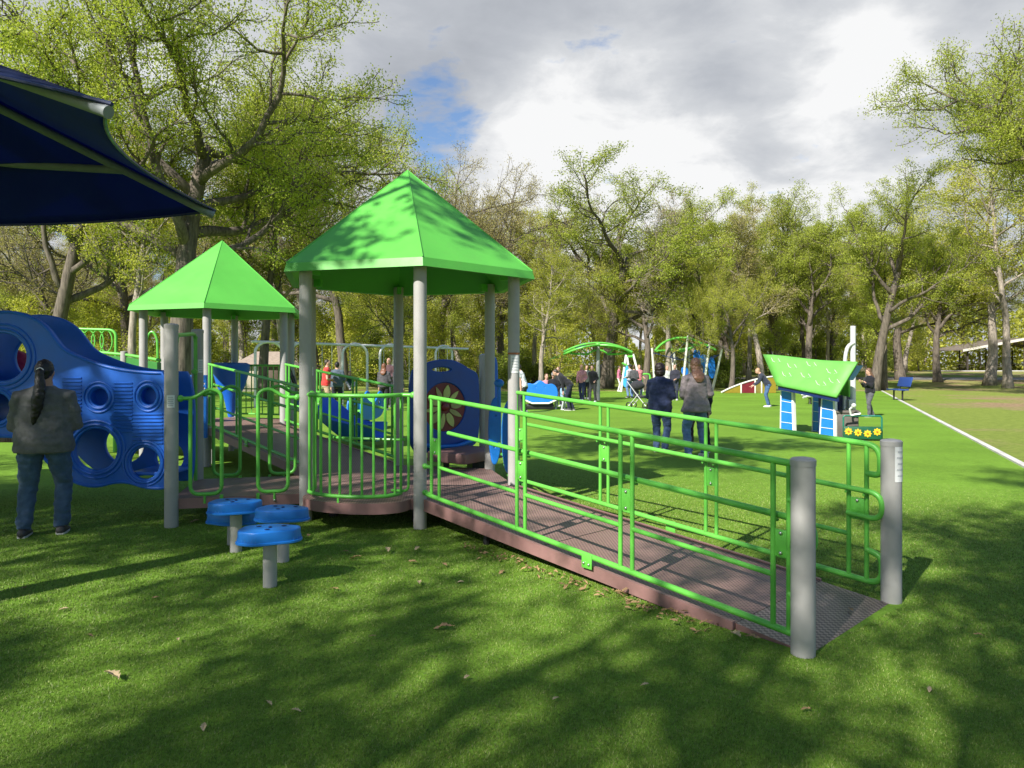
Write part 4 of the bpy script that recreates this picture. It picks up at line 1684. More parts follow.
part(b, 'talk_funnel', BLUE, 'dark blue funnel beyond the raised deck')
# perforated green panels descending to the left of the raised deck
pL = [Vector((gx(165, 11.6), 11.6, 0)), Vector((gx(124, 11.9), 11.9, 0)), Vector((gx(60, 12.2), 12.2, 0))]
zt_ = [1.65, 1.76, 1.86]
for i in range(2):
    p, q = pL[i], pL[i + 1]
    b = MB()
    b.tube([p + UP * zt_[i], q + UP * zt_[i + 1]], 0.025, 8)
    o = part(b, 'mesh_barrier', GREEN, 'shaded green perforated barrier beyond the blue climber' if i == 0 else 'further green perforated barrier beyond the blue climber')
    b = MB()
    b.tube([p + UP * 0.75, q + UP * 0.85], 0.02, 8)
    sub(b, 'bottom_rail', GREEN, o)
    ex = (q - p).normalized()
    Lx = (q - p).length
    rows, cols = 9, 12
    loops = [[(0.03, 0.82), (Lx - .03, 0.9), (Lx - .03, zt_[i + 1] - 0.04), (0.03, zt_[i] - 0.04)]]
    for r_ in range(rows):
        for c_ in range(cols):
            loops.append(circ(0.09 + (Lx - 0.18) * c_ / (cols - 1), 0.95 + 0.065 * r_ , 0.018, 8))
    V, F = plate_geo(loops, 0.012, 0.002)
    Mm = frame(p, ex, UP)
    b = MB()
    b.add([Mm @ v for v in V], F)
    sub(b, 'perforated_sheet', pm('shade_dimmed_green_sheet', (0.035, 0.19, 0.03), 0.45), o)  # green darkened: the shade on the sheets is put into their colour
b = MB()
for i in range(3):
    b.lathe([(0.055, -0.05), (0.055, zt_[i] + 0.05), (0, zt_[i] + 0.06)], pL[i], 14)
part(b, 'post', POST)
b = MB()                                          # deck behind the barrier
b.prism([pL[0] + UP * 0.6, pL[2] + UP * 0.66, pL[2] + Vector((0.3, 1.2, 0.66)), pL[0] + Vector((0.3, 1.2, 0.6))], UP * 0.09)
part(b, 'deck', DECK, 'walkway behind the perforated barriers')
# green overhead loop ladder
b = MB()
d_ = 12.9
l0, l1 = Vector((gx(62, d_), d_, 0)), Vector((gx(116, d_), d_, 0))
b.tube(fillet([l0 + UP * 1.2, l0 + UP * 2.25, l1 + UP * 2.22, l1 + UP * 1.2], 0.14, 7), 0.026, 10)
o = part(b, 'loop_ladder', GREEN, 'green overhead frame with dangling loops')
for i in range(5):
    c_ = l0.lerp(l1, 0.18 + 0.16 * i) + UP * 2.02
    b = MB()
    b.tube([c_ + Vector((0.11 * math.sin(t * PI / 8), 0, 0.2 * math.cos(t * PI / 8))) for t in range(16)], 0.014, 6, True)
    sub(b, 'loop', GREEN, o)
b = MB()
b.tube([l0 + UP * 1.85, l1 + UP * 1.8], 0.016, 8)
b.tube([l0 + UP * -0.05, l0 + UP * 1.3], 0.05, 10)
b.tube([l1 + UP * -0.05, l1 + UP * 1.3], 0.05, 10)
sub(b, 'cross_rail', GREEN, o)
b = MB()                                          # narrow arched bar beside the smaller pavilion
q = Vector((gx(152, 13.4), 13.4, 0))
b.tube(fillet([q + Vector((-0.14, 0, 0.6)), q + Vector((-0.1, 0, 2.1)), q + Vector((0.0, 0, 2.25)), q + Vector((0.1, 0, 2.1)), q + Vector((0.14, 0, 0.6))], 0.1, 5), 0.024, 8)
part(b, 'arch_bar', GREEN, 'narrow green arch left of the smaller pavilion')
# low deck unit with a bright blue window panel
b = MB()
q = Vector((gx(183, 10.6), 10.6, 0))
V, F = plate_geo([[(-0.35, 0.5), (0.35, 0.5), (0.35, 1.42), (-0.35, 1.42)]] + [circ(0.02 + 0.075 * i, 1.3 - 0.07 * j, 0.027, 10) for i in range(-4, 5) for j in range(2)], 0.05, 0.01)
b.add([frame(q, (1, 0, 0), UP) @ v for v in V], F)
part(b, 'pierced_panel', BRIGHTBLUE, 'blue panel pierced by rows of holes behind the entry arch', angle=50)
# slide
b = MB()
sp = [(gx(300, 14.6), 14.6, 0.72), (gx(318, 14.5), 14.5, 0.68), (gx(330, 14.3), 14.3, 0.45), (gx(345, 14.0), 14.0, 0.22), (gx(362, 13.8), 13.8, 0.15), (gx(380, 13.7), 13.7, 0.16)]
V, F = [], []
prof = [(-0.34, 0.30), (-0.30, 0.32), (-0.24, 0.1), (-0.14, 0.02), (0.14, 0.02), (0.24, 0.1), (0.30, 0.32), (0.34, 0.30), (0.27, 0.05), (0.15, -0.03), (-0.15, -0.03), (-0.27, 0.05)]
for i, p in enumerate(sp):
    t = Vector(sp[min(i + 1, len(sp) - 1)]) - Vector(sp[max(0, i - 1)])
    t.z = 0
    t.normalize()
    w_ = Vector((-t.y, t.x, 0))
    for a, h in prof:
        V.append(Vector(p) + w_ * a + UP * h)
n = len(prof)
for i in range(len(sp) - 1):
    for k in range(n):
        l = (k + 1) % n
        F.append((i * n + k, i * n + l, (i + 1) * n + l, (i + 1) * n + k))
F += [tuple(range(n)), tuple(range((len(sp) - 1) * n, len(sp) * n))]
b.add(V, F)
part(b, 'slide', BLUE, 'blue curved slide seen through the bars', angle=50)

# ------------------------------------------------------------------ stepping pods
def pod(px, y, ytop, spin, size, label):
    d = gd(y)
    h = zz(ytop, d)
    t = thing('stepping_pod', label, 'stepping pod', (gx(px, d), d, 0), spin, 'blue stepping pods on grey stems')
    b = MB()
    b.lathe([(0.048, -0.06), (0.048, h - 0.05)], (0, 0, 0), 20)
    b.build('stem', POST, t)
    ol = round2d([(-0.225, -0.07), (-0.10, -0.155), (0.19, -0.085), (0.225, 0.03), (0.01, 0.15), (-0.19, 0.12)], 0.055)
    ol = [(x * size, y_ * size) for x, y_ in ol]
    V, F = plate_geo([ol], 0.085, 0.012)
    b = MB()
    b.add([v + Vector((0, 0, h - 0.0475)) for v in V], F)
    o = b.build('step', BRIGHTBLUE, t, angle=50)
    b = MB()                                       # vertical ribs round the skirt
    n = len(ol)
    per = [0]
    for i in range(n):
        per.append(per[-1] + (Vector(ol[(i + 1) % n]) - Vector(ol[i])).length)
    k = 44
    for j in range(k):
        s = per[-1] * j / k
        i = max(q for q in range(n) if per[q] <= s)
        p = Vector(ol[i]).lerp(Vector(ol[(i + 1) % n]), (s - per[i]) / (per[i + 1] - per[i]))
        q = p * 1.07
        b.tube([(q.x, q.y, h - 0.085), (p.x * 1.01, p.y * 1.01, h - 0.02)], 0.006, 5)
    b.build('rib', BRIGHTBLUE, o)
    b = MB()
    lip = [(x * 1.075, y_ * 1.075, h - 0.09) for x, y_ in ol]
    b.tube(lip, 0.012, 6, True)
    b.build('skirt_lip', BRIGHTBLUE, o)
    b = MB()
    b.ball((0, 0, h), (0.014, 0.014, 0.006), 8)
    for q in range(3):
        a = q * 2.1 + 0.4
        b.ball((0.1 * math.cos(a), 0.07 * math.sin(a), h), (0.02, 0.008, 0.004), 8)
    b.build('tread_stud', NAVY, o)


pod(270, 587, 527, R(12), 0.92, 'front blue stepping pod nearest the camera')
pod(283, 562, 507, R(-4), 0.9, 'blue stepping pod behind the front one, close to the pavilion post')
pod(236, 552, 500, R(8), 0.93, 'blue stepping pod on the left in front of the entry deck')
pod(233, 545, 511, R(185), 0.95, 'lowest blue pod half hidden under the left stepping pod')


# ------------------------------------------------------------------ blue shade sail
T = [Vector((-3.69, 8.83, 3.5)), Vector((-2.96, 5.25, 3.5)), Vector((-9.21, 3.75, 3.5)), Vector((-9.94, 7.33, 3.5))]
PK = Vector((-6.45, 6.29, 4.89))
EDGE = [(0.12, 0.10), (0.05, 0.42), (0.12, 0.1), (0.0, -0.31)]      # how far each free edge is drawn in, and up or down
SH = thing('shade_sail', 'dark blue fabric shade sail on steel pipes in the upper left corner', 'shade sail', (PK.x, PK.y, 0))
FAB, fnt, fb = nodes('blue_shade_fabric')
tcn = N(fnt, 'ShaderNodeTexCoord')
fnz = N(fnt, 'ShaderNodeTexNoise', i_Scale=3.0, i_Detail=6.0)
fnt.links.new(tcn.outputs['Object'], fnz.inputs['Vector'])
fr_ = ramp(fnt, fnz.outputs['Fac'], [(0.3, (0.005, 0.016, 0.075)), (0.7, (0.008, 0.024, 0.11))])
fnt.links.new(fr_.outputs['Color'], fb.inputs['Base Color'])
fb.inputs['Roughness'].default_value = 0.8
ftr = N(fnt, 'ShaderNodeBsdfTranslucent')
ftr.inputs['Color'].default_value = (0.008, 0.06, 0.36, 1)
fmx = N(fnt, 'ShaderNodeMixShader', i_Fac=0.42)
fnt.links.new(fb.outputs[0], fmx.inputs[1])
fnt.links.new(ftr.outputs[0], fmx.inputs[2])
fnt.links.new(fmx.outputs[0], fnt.nodes['Material Output'].inputs['Surface'])
for k in range(4):
    p, q = T[k], T[(k + 1) % 4]
    n = 22
    V, F = [], []
    mid = (p + q) / 2
    inw = (PK - mid)
    inw.z = 0
    inw.normalize()
    sag = EDGE[k][0] * (q - p).length
    for i in range(n + 1):
        t = i / n
        for j in range(n + 1):
            s = j / n
            e = p.lerp(q, s)
            cat = 4 * s * (1 - s)
            e = e + inw * sag * cat + UP * (EDGE[k][1] * cat)
            r0 = p.lerp(PK, t)
            r1 = q.lerp(PK, t)
            straight = p.lerp(q, s)
            pt = r0.lerp(r1, s) + (e - straight) * (1 - t) ** 1.6
            V.append(pt)
    for i in range(n):
        for j in range(n):
            F.append((i * (n + 1) + j, i * (n + 1) + j + 1, (i + 1) * (n + 1) + j + 1, (i + 1) * (n + 1) + j))
    b = MB()
    b.add(V, F)
    o = b.build('fabric_panel', FAB, SH, True)
    md = o.modifiers.new('thickness', 'SOLIDIFY')
    md.thickness = 0.006
    b = MB()
    b.tube([V[j] - UP * 0.004 for j in range(n + 1)], 0.016, 6)
    b.build('hem', NAVY, o)
for k in range(4):
    b = MB()
    e = T[k] - UP * 0.075
    b.tube([e - (e - PK).normalized() * 0.04, PK - UP * 0.09], 0.046, 14)
    o = b.build('rafter_pipe', pm('sail_pipe', (0.20, 0.22, 0.23), 0.6), SH, True)
    b = MB()
    b.tube([e - (e - PK).normalized() * 0.06, e - (e - PK).normalized() * 0.03], 0.049, 14)
    b.build('end_cap', pm('sail_pipe', (0.3, 0.32, 0.33)), o)
b = MB()
a_ = T[0].lerp(PK, 0.28) - UP * 0.09
c_ = T[3].lerp(PK, 0.28) - UP * 0.09
b.tube([a_, c_], 0.045, 12)
b.build('purlin_pipe', pm('sail_pipe', (0.3, 0.32, 0.33)), SH, True)
b = MB()
b.lathe([(0.11, -0.1), (0.11, 5.66)], (PK.x, PK.y, 0), 20)
b.build('mast', POST, SH, True)
# ------------------------------------------------------------------ people
def solidify_union(mb, voxel, smooth=2):
    """melt overlapping lofts into one continuous skin"""
    me = bpy.data.meshes.new('tmp')
    me.from_pydata([tuple(v) for v in mb.V], [], mb.F)
    me.update()
    o = bpy.data.objects.new('tmp', me)
    COL.objects.link(o)
    r = o.modifiers.new('r', 'REMESH')
    r.mode = 'VOXEL'
    r.voxel_size = voxel
    s = o.modifiers.new('s', 'SMOOTH')
    s.iterations = smooth
    s.factor = 0.5
    dg = bpy.context.evaluated_depsgraph_get()
    ev = bpy.data.meshes.new_from_object(o.evaluated_get(dg))
    V = np.empty(len(ev.vertices) * 3, np.float32)
    ev.vertices.foreach_get('co', V)
    F = [tuple(p.vertices) for p in ev.polygons]
    Nn = np.empty(len(ev.vertices) * 3, np.float32)
    ev.vertices.foreach_get('normal', Nn)
    bpy.data.objects.remove(o)
    bpy.data.meshes.remove(me)
    bpy.data.meshes.remove(ev)
    return V.reshape(-1, 3), Nn.reshape(-1, 3), F


def skin_obj(name, V, F, mat, parent, extra=None):
    me = bpy.data.meshes.new(name)
    vs = [tuple(v) for v in V]
    fs = list(F)
    mi = [0] * len(fs)
    mats = [mat]
    if extra:
        for mb, m in extra:
            k = len(vs)
            vs += [tuple(v) for v in mb.V]
            fs += [tuple(i + k for i in f) for f in mb.F]
            if m not in mats:
                mats.append(m)
            mi += [mats.index(m)] * len(mb.F)
    me.from_pydata(vs, [], fs)
    for m in mats:
        me.materials.append(m)
    me.polygons.foreach_set('material_index', mi)
    me.polygons.foreach_set('use_smooth', [True] * len(fs))
    me.update()
    return mobj(name, me, parent)


EYE = pm('eye_dark', (0.02, 0.015, 0.012), 0.2)
LIP = pm('lip', (0.36, 0.14, 0.12), 0.5)
ARMS = {'down': ((0.13, 0.03, -1), (0.04, 0.22, -1)), 'front': ((0.22, 0.12, -1), (-0.62, 0.75, -0.25)), 'phone': ((0.08, 0.3, -1), (-0.35, 0.75, 0.62)),
        'reach': ((0.03, 0.85, -0.55), (0.0, 1, 0.0)), 'pocket': ((0.34, -0.14, -1), (-0.30, 0.45, -1)), 'bent': ((0.25, -0.2, -1), (-0.1, 0.9, -0.25)),
        'hip': ((0.5, -0.2, -0.8), (-0.75, 0.25, -0.45)), 'back': ((0.1, -0.3, -1), (0.0, 0.1, -1)), 'swing': ((0.1, 0.35, -1), (0.0, 0.5, -1)), 'fold': ((0.2, 0.1, -1), (-0.85, 0.5, 0.0))}


def person(label, px, d, face, h=1.68, wd=1.0, top=(0.1, 0.1, 0.12), legs=(0.02, 0.03, 0.07), shoes=(0.7, 0.7, 0.7), hair='short', haircol=(0.03, 0.02, 0.015),
           arms=('down', 'down'), lean=0.0, feet=((-0.10, 0.02), (0.10, -0.02)), hip=0.90, skin=SKIN, hem=0.86, head=(0.0, 0.0), fine=False, stripes=None, short=False,
           z0=0.0, topname=None, hat=None, flare=1.0, loc=None):
    k = h / 1.70
    x = gx(px, d) if loc is None else loc[0]
    y = d if loc is None else loc[1]
    t = thing('person', label, 'person', (x, y, terrain(x, y) + z0), R(face), None)
    vox = 0.012 if fine else 0.021
    l = R(lean)
    u = Vector((0, math.sin(l), math.cos(l)))
    f = Vector((0, math.cos(l), -math.sin(l)))
    xx = Vector((1, 0, 0))
    hp = Vector((0, 0, hip * k))

    def tp(z, fwd=0.0, side=0.0):                     # a point of the upper body, leaning about the hips
        return hp + u * ((z - 0.90) * k) + f * fwd * k + xx * side * k

    def tr(tab, gw=1.0, gd_=1.0):
        return [(tp(z, q[3] if len(q) > 3 else 0), xx * (q[1] * (wd if z < 1.2 else 0.45 + 0.55 * wd) * gw * k), f * (q[2] * (0.35 + 0.65 * wd) * gd_ * k)) for q in tab for z in (q[0],)]

    body_tab = [(0.80, 0.10, 0.08), (0.86, 0.155, 0.105), (0.94, 0.168, 0.115, -0.01), (1.04, 0.145, 0.10), (1.14, 0.145, 0.10, 0.005), (1.27, 0.165, 0.11, 0.01), (1.36, 0.17, 0.095), (1.415, 0.12, 0.07), (1.455, 0.06, 0.055), (1.54, 0.053, 0.055)]
    # legs: two bones with the knee bending forward
    hips, knees, ankles = [], [], []
    for i, s in enumerate((-1, 1)):
        hj = hp + xx * (s * 0.088 * k * (0.4 + 0.6 * wd))
        fx_, fy_ = feet[i][0], feet[i][1]
        fz = feet[i][2] if len(feet[i]) > 2 else 0.0
        an = Vector((fx_ * k, fy_ * k, (0.085 + fz) * k))
        a_, b_ = 0.425 * k, 0.415 * k
        v = an - hj
        dd = min(v.length, (a_ + b_) * 0.998)
        ca = (a_ * a_ + dd * dd - b_ * b_) / (2 * a_ * dd)
        vn = v.normalized()
        fwd = Vector((0.12 * s, 1, 0))
        fwd = (fwd - vn * fwd.dot(vn)).normalized()
        kn = hj + vn * (a_ * ca) + fwd * (a_ * math.sqrt(max(0, 1 - ca * ca)))
        hips.append(hj); knees.append(kn); ankles.append(hj + vn * dd)
    sh, el, ha, hd = [], [], [], []
    for i, s in enumerate((-1, 1)):
        ua, fa = ARMS[arms[i]]
        S = tp(1.355, 0.0, s * 0.162 * (0.45 + 0.55 * wd))
        U = (xx * (ua[0] * s) + f * ua[1] + u * ua[2]).normalized()
        Fv = (xx * (fa[0] * s) + f * fa[1] + u * fa[2]).normalized()
        if lean > 25 and arms[i] == 'down':
            U = (U + Vector((0, 0.3, -1)) * 0.8).normalized()
            Fv = (Fv + Vector((0, 0.4, -1))).normalized()
        E = S + U * 0.285 * k
        W = E + Fv * 0.245 * k
        sh.append(S); el.append(E); ha.append(W); hd.append(Fv)
    hc = tp(1.592, 0.015)
    yaw, nod = R(head[0]), R(head[1])
    hr = Matrix.Rotation(yaw, 3, 'Z') @ Matrix.Rotation(-l * 0.55 - nod, 3, 'X')
    H = lambda a, b_, c_: hc + hr @ Vector((a * k, b_ * k, c_ * k))
    b = MB()
    b.rings(tr(body_tab), 16)
    lw = 0.5 + 0.5 * wd
    for i in range(2):
        b.tube([hips[i] + UP * 0.02, hips[i].lerp(knees[i], 0.5), knees[i], knees[i].lerp(ankles[i], 0.35), ankles[i]], [0.088 * k * lw, 0.073 * k * lw, 0.054 * k * lw, 0.052 * k * lw, 0.034 * k], 12)
        b.ball(knees[i], 0.053 * k * lw, 10)
        b.tube([tp(1.37, 0, (-1, 1)[i] * 0.1), sh[i], sh[i].lerp(el[i], 0.5), el[i], el[i].lerp(ha[i], 0.3), ha[i]], [0.06 * k, 0.056 * k * lw, 0.047 * k * lw, 0.038 * k * lw, 0.039 * k, 0.026 * k], 12)
        b.ball(ha[i] + hd[i] * 0.05 * k, (0.034 * k, 0.034 * k, 0.034 * k), 10)
        b.tube([ha[i], ha[i] + hd[i] * 0.085 * k], [0.026 * k, 0.033 * k], 10)
        ft = ankles[i]
        b.tube([ft, ft + Vector((0, 0.03, -0.05)) * k, ft + Vector((0, 0.14, -0.06)) * k], [0.036 * k, 0.038 * k, 0.03 * k], 10)
    b.ball(hc, (0.074 * k, 0.095 * k, 0.113 * k), 16, hr)
    b.ball(H(0, 0.035, -0.055), (0.055 * k, 0.06 * k, 0.062 * k), 12, hr)
    b.tube([H(0, 0.085, 0.015), H(0, 0.112, -0.022), H(0, 0.09, -0.03)], [0.010 * k, 0.016 * k, 0.012 * k], 8)
    for s in (-1, 1):
        b.ball(H(0.076 * s, -0.005, -0.005), (0.012 * k, 0.022 * k, 0.032 * k), 8, hr)
    V, Nn, F = solidify_union(b, vox)
    ex = []
    e = MB()
    for s in (-1, 1):
        e.ball(H(0.03 * s, 0.085, 0.012), (0.013 * k, 0.008 * k, 0.009 * k), 8, hr)
        e.tube([H(0.016 * s, 0.090, 0.034), H(0.045 * s, 0.083, 0.036)], 0.005 * k, 5)
    ex.append((e, EYE))
    e = MB()
    e.ball(H(0, 0.092, -0.062), (0.024 * k, 0.01 * k, 0.009 * k), 8, hr)
    ex.append((e, LIP))
    e = MB()                                           # five fingers of unequal length, slightly curled
    for i, s in enumerate((-1, 1)):
        dv = hd[i]
        sidev = dv.cross(UP)
        sidev = sidev.normalized() if sidev.length > 0.2 else Vector((0, 1, 0))
        if abs(dv.z) > 0.7:
            sidev = f
        palm = dv.cross(sidev).normalized()
        base = ha[i] + dv * 0.075 * k
        for j, Lf in enumerate((0.066, 0.078, 0.073, 0.056)):
            o_ = base + sidev * (0.024 - 0.016 * j) * k
            e.tube([o_, o_ + dv * Lf * 0.45 * k, o_ + (dv * Lf * 0.8 - palm * 0.016 * s) * k, o_ + (dv * Lf * 0.95 - palm * 0.032 * s) * k], [0.0085 * k, 0.008 * k, 0.0075 * k, 0.006 * k], 6)
        o_ = ha[i] + (dv * 0.03 + sidev * 0.028) * k
        e.tube([o_, o_ + (sidev * 0.022 + dv * 0.03) * k, o_ + (sidev * 0.024 + dv * 0.062 - palm * 0.01 * s) * k], [0.011 * k, 0.0095 * k, 0.007 * k], 6)
    ex.append((e, skin))
    skin_obj('body', V, F, skin, t, ex)

    def fold(V, Nn, amt, sc):
        out = V.copy()
        for i in range(len(V)):
            p = Vector((float(V[i][0]) * sc, float(V[i][1]) * sc, float(V[i][2]) * sc * 1.8))
            out[i] += Nn[i] * (noise.noise(p) * amt + noise.noise(p * 2.3) * amt * 0.5)
        return out

    # top
    b = MB()
    zt = [(hem, 0.178 * flare, 0.128 * flare), (hem + 0.035, 0.185 * flare, 0.135 * flare), (0.97, 0.180, 0.140, -0.006), (1.06, 0.170, 0.128), (1.15, 0.170, 0.124), (1.27, 0.184, 0.130, 0.01), (1.35, 0.172, 0.112), (1.415, 0.122, 0.088), (1.465, 0.072, 0.07)]
    zt = [q for q in zt if q[0] <= hem + 0.04 or q[0] > hem + 0.06]
    b.rings(tr(zt), 18)
    for i in range(2):
        pts = [tp(1.375, 0, (-1, 1)[i] * 0.1), sh[i], sh[i].lerp(el[i], 0.5), el[i]]
        rr_ = [0.072 * k, 0.073 * k * lw, 0.063 * k * lw, 0.056 * k * lw]
        if short:
            pts, rr_ = pts[:3], rr_[:3]
        else:
            pts += [el[i].lerp(ha[i], 0.5), ha[i].lerp(el[i], 0.05)]
            rr_ += [0.05 * k * lw, 0.042 * k]
            b.ball(el[i], 0.057 * k * lw, 10)
        b.tube(pts, rr_, 12)
    V, Nn, F = solidify_union(b, vox)
    V = fold(V, Nn, 0.013 * k, 7 / k)
    skin_obj('jacket' if not short else 'shirt', V, F, cloth(topname or 'cloth_%02d_%02d_%02d' % tuple(int(c * 99) for c in top), top, stripes), t)
    # trousers
    b = MB()
    b.rings([(tp(z, q), xx * (a_ * wd * k), f * (c_ * (0.35 + 0.65 * wd) * k)) for z, a_, c_, q in ((0.80, 0.12, 0.10, 0), (0.86, 0.166, 0.120, -0.005), (0.90, 0.160, 0.116, -0.008))], 18)
    for i in range(2):
        b.tube([hips[i] + UP * 0.03 * k, hips[i].lerp(knees[i], 0.5), knees[i], knees[i].lerp(ankles[i], 0.4), ankles[i] + Vector((0, 0, -0.012 * k))],
               [0.099 * k * lw, 0.085 * k * lw, 0.068 * k * lw, 0.063 * k * lw, 0.06 * k * (0.5 + 0.5 * lw)], 14)
        b.ball(knees[i], 0.068 * k * lw, 10)
    V, Nn, F = solidify_union(b, vox)
    V = fold(V, Nn, 0.014 * k, 9 / k)
    skin_obj('trousers', V, F, cloth('cloth_%02d_%02d_%02d' % tuple(int(c * 99) for c in legs), legs), t)
    # shoes
    for i in range(2):
        b = MB()
        a_ = ankles[i] - UP * 0.085 * k
        b.rings([(a_ + Vector((0, yy, zz_)) * k, Vector((wx * k, 0, 0)), Vector((0, 0, hz * k))) for yy, zz_, wx, hz in
                 ((-0.075, 0.04, 0.028, 0.034), (-0.05, 0.045, 0.042, 0.045), (0.02, 0.045, 0.044, 0.045), (0.09, 0.036, 0.05, 0.036), (0.15, 0.028, 0.046, 0.028), (0.185, 0.024, 0.028, 0.02))], 12)
        o = b.build('shoe', pm('shoe_%02d_%02d_%02d' % tuple(int(c * 99) for c in shoes), shoes, 0.55, var=0.1), t, angle=80)
        b = MB()
        b.prism([a_ + Vector((sx * k, sy * k, 0.001)) for sx, sy in ((-0.03, -0.075), (0.03, -0.075), (0.045, -0.03), (0.05, 0.1), (0.035, 0.185), (-0.035, 0.185), (-0.05, 0.1), (-0.045, -0.03))], UP * 0.022 * k)
        b.build('sole', pm('pale_sole', (0.6, 0.58, 0.55), 0.6), o)
    # hair
    if hair != 'bald':
        b = MB()
        g_ = {'short': (0.083, 0.092, 0.100), 'bob': (0.105, 0.108, 0.118), 'long': (0.09, 0.097, 0.110), 'pony': (0.084, 0.094, 0.106)}[hair]
        b.ball(H(0, -0.025, 0.026), tuple(q * k for q in g_), 16, hr)
        if hair in ('short', 'pony'):
            b.ball(H(0, -0.05, -0.03), (0.062 * k, 0.05 * k, 0.07 * k), 12, hr)
        if hair == 'bob':
            b.ball(H(0, -0.035, -0.05), (0.104 * k, 0.088 * k, 0.1 * k), 14, hr)
            for s in (-1, 1):
                b.ball(H(0.075 * s, 0.0, -0.03), (0.03 * k, 0.055 * k, 0.09 * k), 10, hr)
        if hair == 'long':
            b.rings([(H(0, -0.03, 0.0), xx * 0.085 * k, f * 0.075 * k), (H(0, -0.055, -0.10), xx * 0.098 * k, f * 0.062 * k), (tp(1.43, -0.10), xx * 0.118 * k, f * 0.05 * k), (tp(1.36, -0.135), xx * 0.105 * k, f * 0.035 * k), (tp(1.29, -0.14), xx * 0.05 * k, f * 0.02 * k)], 14)
        if hair == 'pony':
            b.tube([H(0, -0.10, 0.01), H(0.005, -0.155, -0.015), tp(1.47, -0.155, 0.0), tp(1.36, -0.17, -0.01), tp(1.25, -0.16, -0.025), tp(1.15, -0.15, -0.045), tp(1.08, -0.145, -0.06)],
                   [0.03 * k, 0.036 * k, 0.05 * k, 0.055 * k, 0.05 * k, 0.035 * k, 0.01 * k], 10)
        V, Nn, F = solidify_union(b, vox * 0.8, 1)
        V = fold(V, Nn, 0.007 * k, 22 / k)
        o = skin_obj('hair', V, F, hairmat('hair_%02d_%02d_%02d' % tuple(int(c * 99) for c in haircol), haircol), t)
        if hair == 'pony':
            b = MB()
            b.tube([H(0.03 * math.cos(q), -0.128 - 0.004, -0.005 + 0.03 * math.sin(q)) for q in [2 * PI * j / 12 for j in range(12)]], 0.007 * k, 6, True)
            b.build('hair_tie', WHITE, o)
    if hat:
        b = MB()
        b.ball(H(0, -0.015, 0.045), (0.094 * k, 0.105 * k, 0.085 * k), 16, hr)
        o = b.build('hat', cloth('hat_%02d_%02d_%02d' % tuple(int(c * 99) for c in hat), hat), t)
        b = MB()
        b.rings([(H(0, 0.085, 0.045), hr @ Vector((0.075 * k, 0, 0)), hr @ Vector((0, 0.0, 0.008 * k))), (H(0, 0.15, 0.035), hr @ Vector((0.05 * k, 0, 0)), hr @ Vector((0, 0, 0.006 * k)))], 12)
        b.build('brim', cloth('hat_%02d_%02d_%02d' % tuple(int(c * 99) for c in hat), hat), o)
    return t


JEANS = (0.12, 0.20, 0.35)
DENIM = (0.05, 0.085, 0.17)
DARK = (0.018, 0.018, 0.022)
# face: 0 looks away from the photographer, 180 looks at the photographer
person('woman with a long black ponytail in a charcoal jacket watching the blue climber', 44, 6.55, 20, 1.60, 1.42, (0.115, 0.115, 0.117), (0.055, 0.095, 0.16), (0.05, 0.045, 0.045), 'pony', (0.006, 0.005, 0.005),
       ('front', 'front'), 2, ((-0.16, -0.05), (0.15, 0.0)), skin=DARKSKIN, hem=0.81, fine=True, flare=1.02, head=(-6, 8))
person('woman with a dark bob in a navy jacket and jeans on the turf', 660, 12.9, -30, 1.60, 1.28, (0.022, 0.032, 0.075), DENIM, (0.75, 0.74, 0.72), 'bob', (0.022, 0.011, 0.008),
       ('front', 'front'), 1, ((-0.08, 0.03), (0.10, -0.02)), fine=True, hem=0.77, head=(-12, 4))
person('woman with long brown hair in a grey striped jacket and light jeans', 696, 12.2, 14, 1.69, 1.24, (0.26, 0.22, 0.225), JEANS, (0.75, 0.75, 0.74), 'long', (0.17, 0.085, 0.05),
       ('front', 'bent'), 2, ((-0.13, 0.02), (0.16, -0.02)), fine=True, hem=0.78, flare=1.22, stripes=((0.12, 0.10, 0.105), 16.0))
person('person in a black coat and black trousers hidden behind the grey striped jacket', 699, 13.0, 150, 1.60, 1.15, DARK, (0.012, 0.012, 0.016), (0.05, 0.05, 0.05), 'short', (0.03, 0.02, 0.015),
       ('down', 'front'), 0, ((-0.18, 0.02), (0.16, 0.02)), hem=0.72, flare=1.15)
person('person in navy top and jeans leaning over the low curved panel', 768, 27.5, 78, 1.62, 1.05, (0.03, 0.035, 0.055), (0.06, 0.12, 0.25), (0.7, 0.7, 0.7), 'short', (0.35, 0.22, 0.12), ('reach', 'reach'), 34, ((-0.08, 0.0), (0.10, -0.06)))
person('person in a black jacket and grey camouflage trousers walking by the playhouse', 870, 22.0, 105, 1.50, 1.05, (0.014, 0.014, 0.016), (0.10, 0.10, 0.115), (0.6, 0.6, 0.62), 'long', (0.14, 0.075, 0.045),
       ('phone', 'phone'), 4, ((-0.06, 0.08), (0.08, -0.18)), hem=0.85, flare=1.05, head=(0, 14))
person('person in dark clothes bending over beside the blue rocker', 570, 25.3, 80, 1.70, 1.0, (0.02, 0.02, 0.025), (0.02, 0.025, 0.05), (0.04, 0.04, 0.045), 'short', (0.05, 0.035, 0.025), ('down', 'front'), 48, ((-0.06, 0.02), (0.08, -0.10)))
person('woman with blonde hair and pink top stepping forward near the grey pole', 582, 32.5, 160, 1.65, 1.0, (0.5, 0.22, 0.25), (0.03, 0.04, 0.08), (0.7, 0.7, 0.7), 'long', (0.45, 0.26, 0.13), ('bent', 'swing'), 6, ((-0.08, 0.18), (0.08, -0.12)))
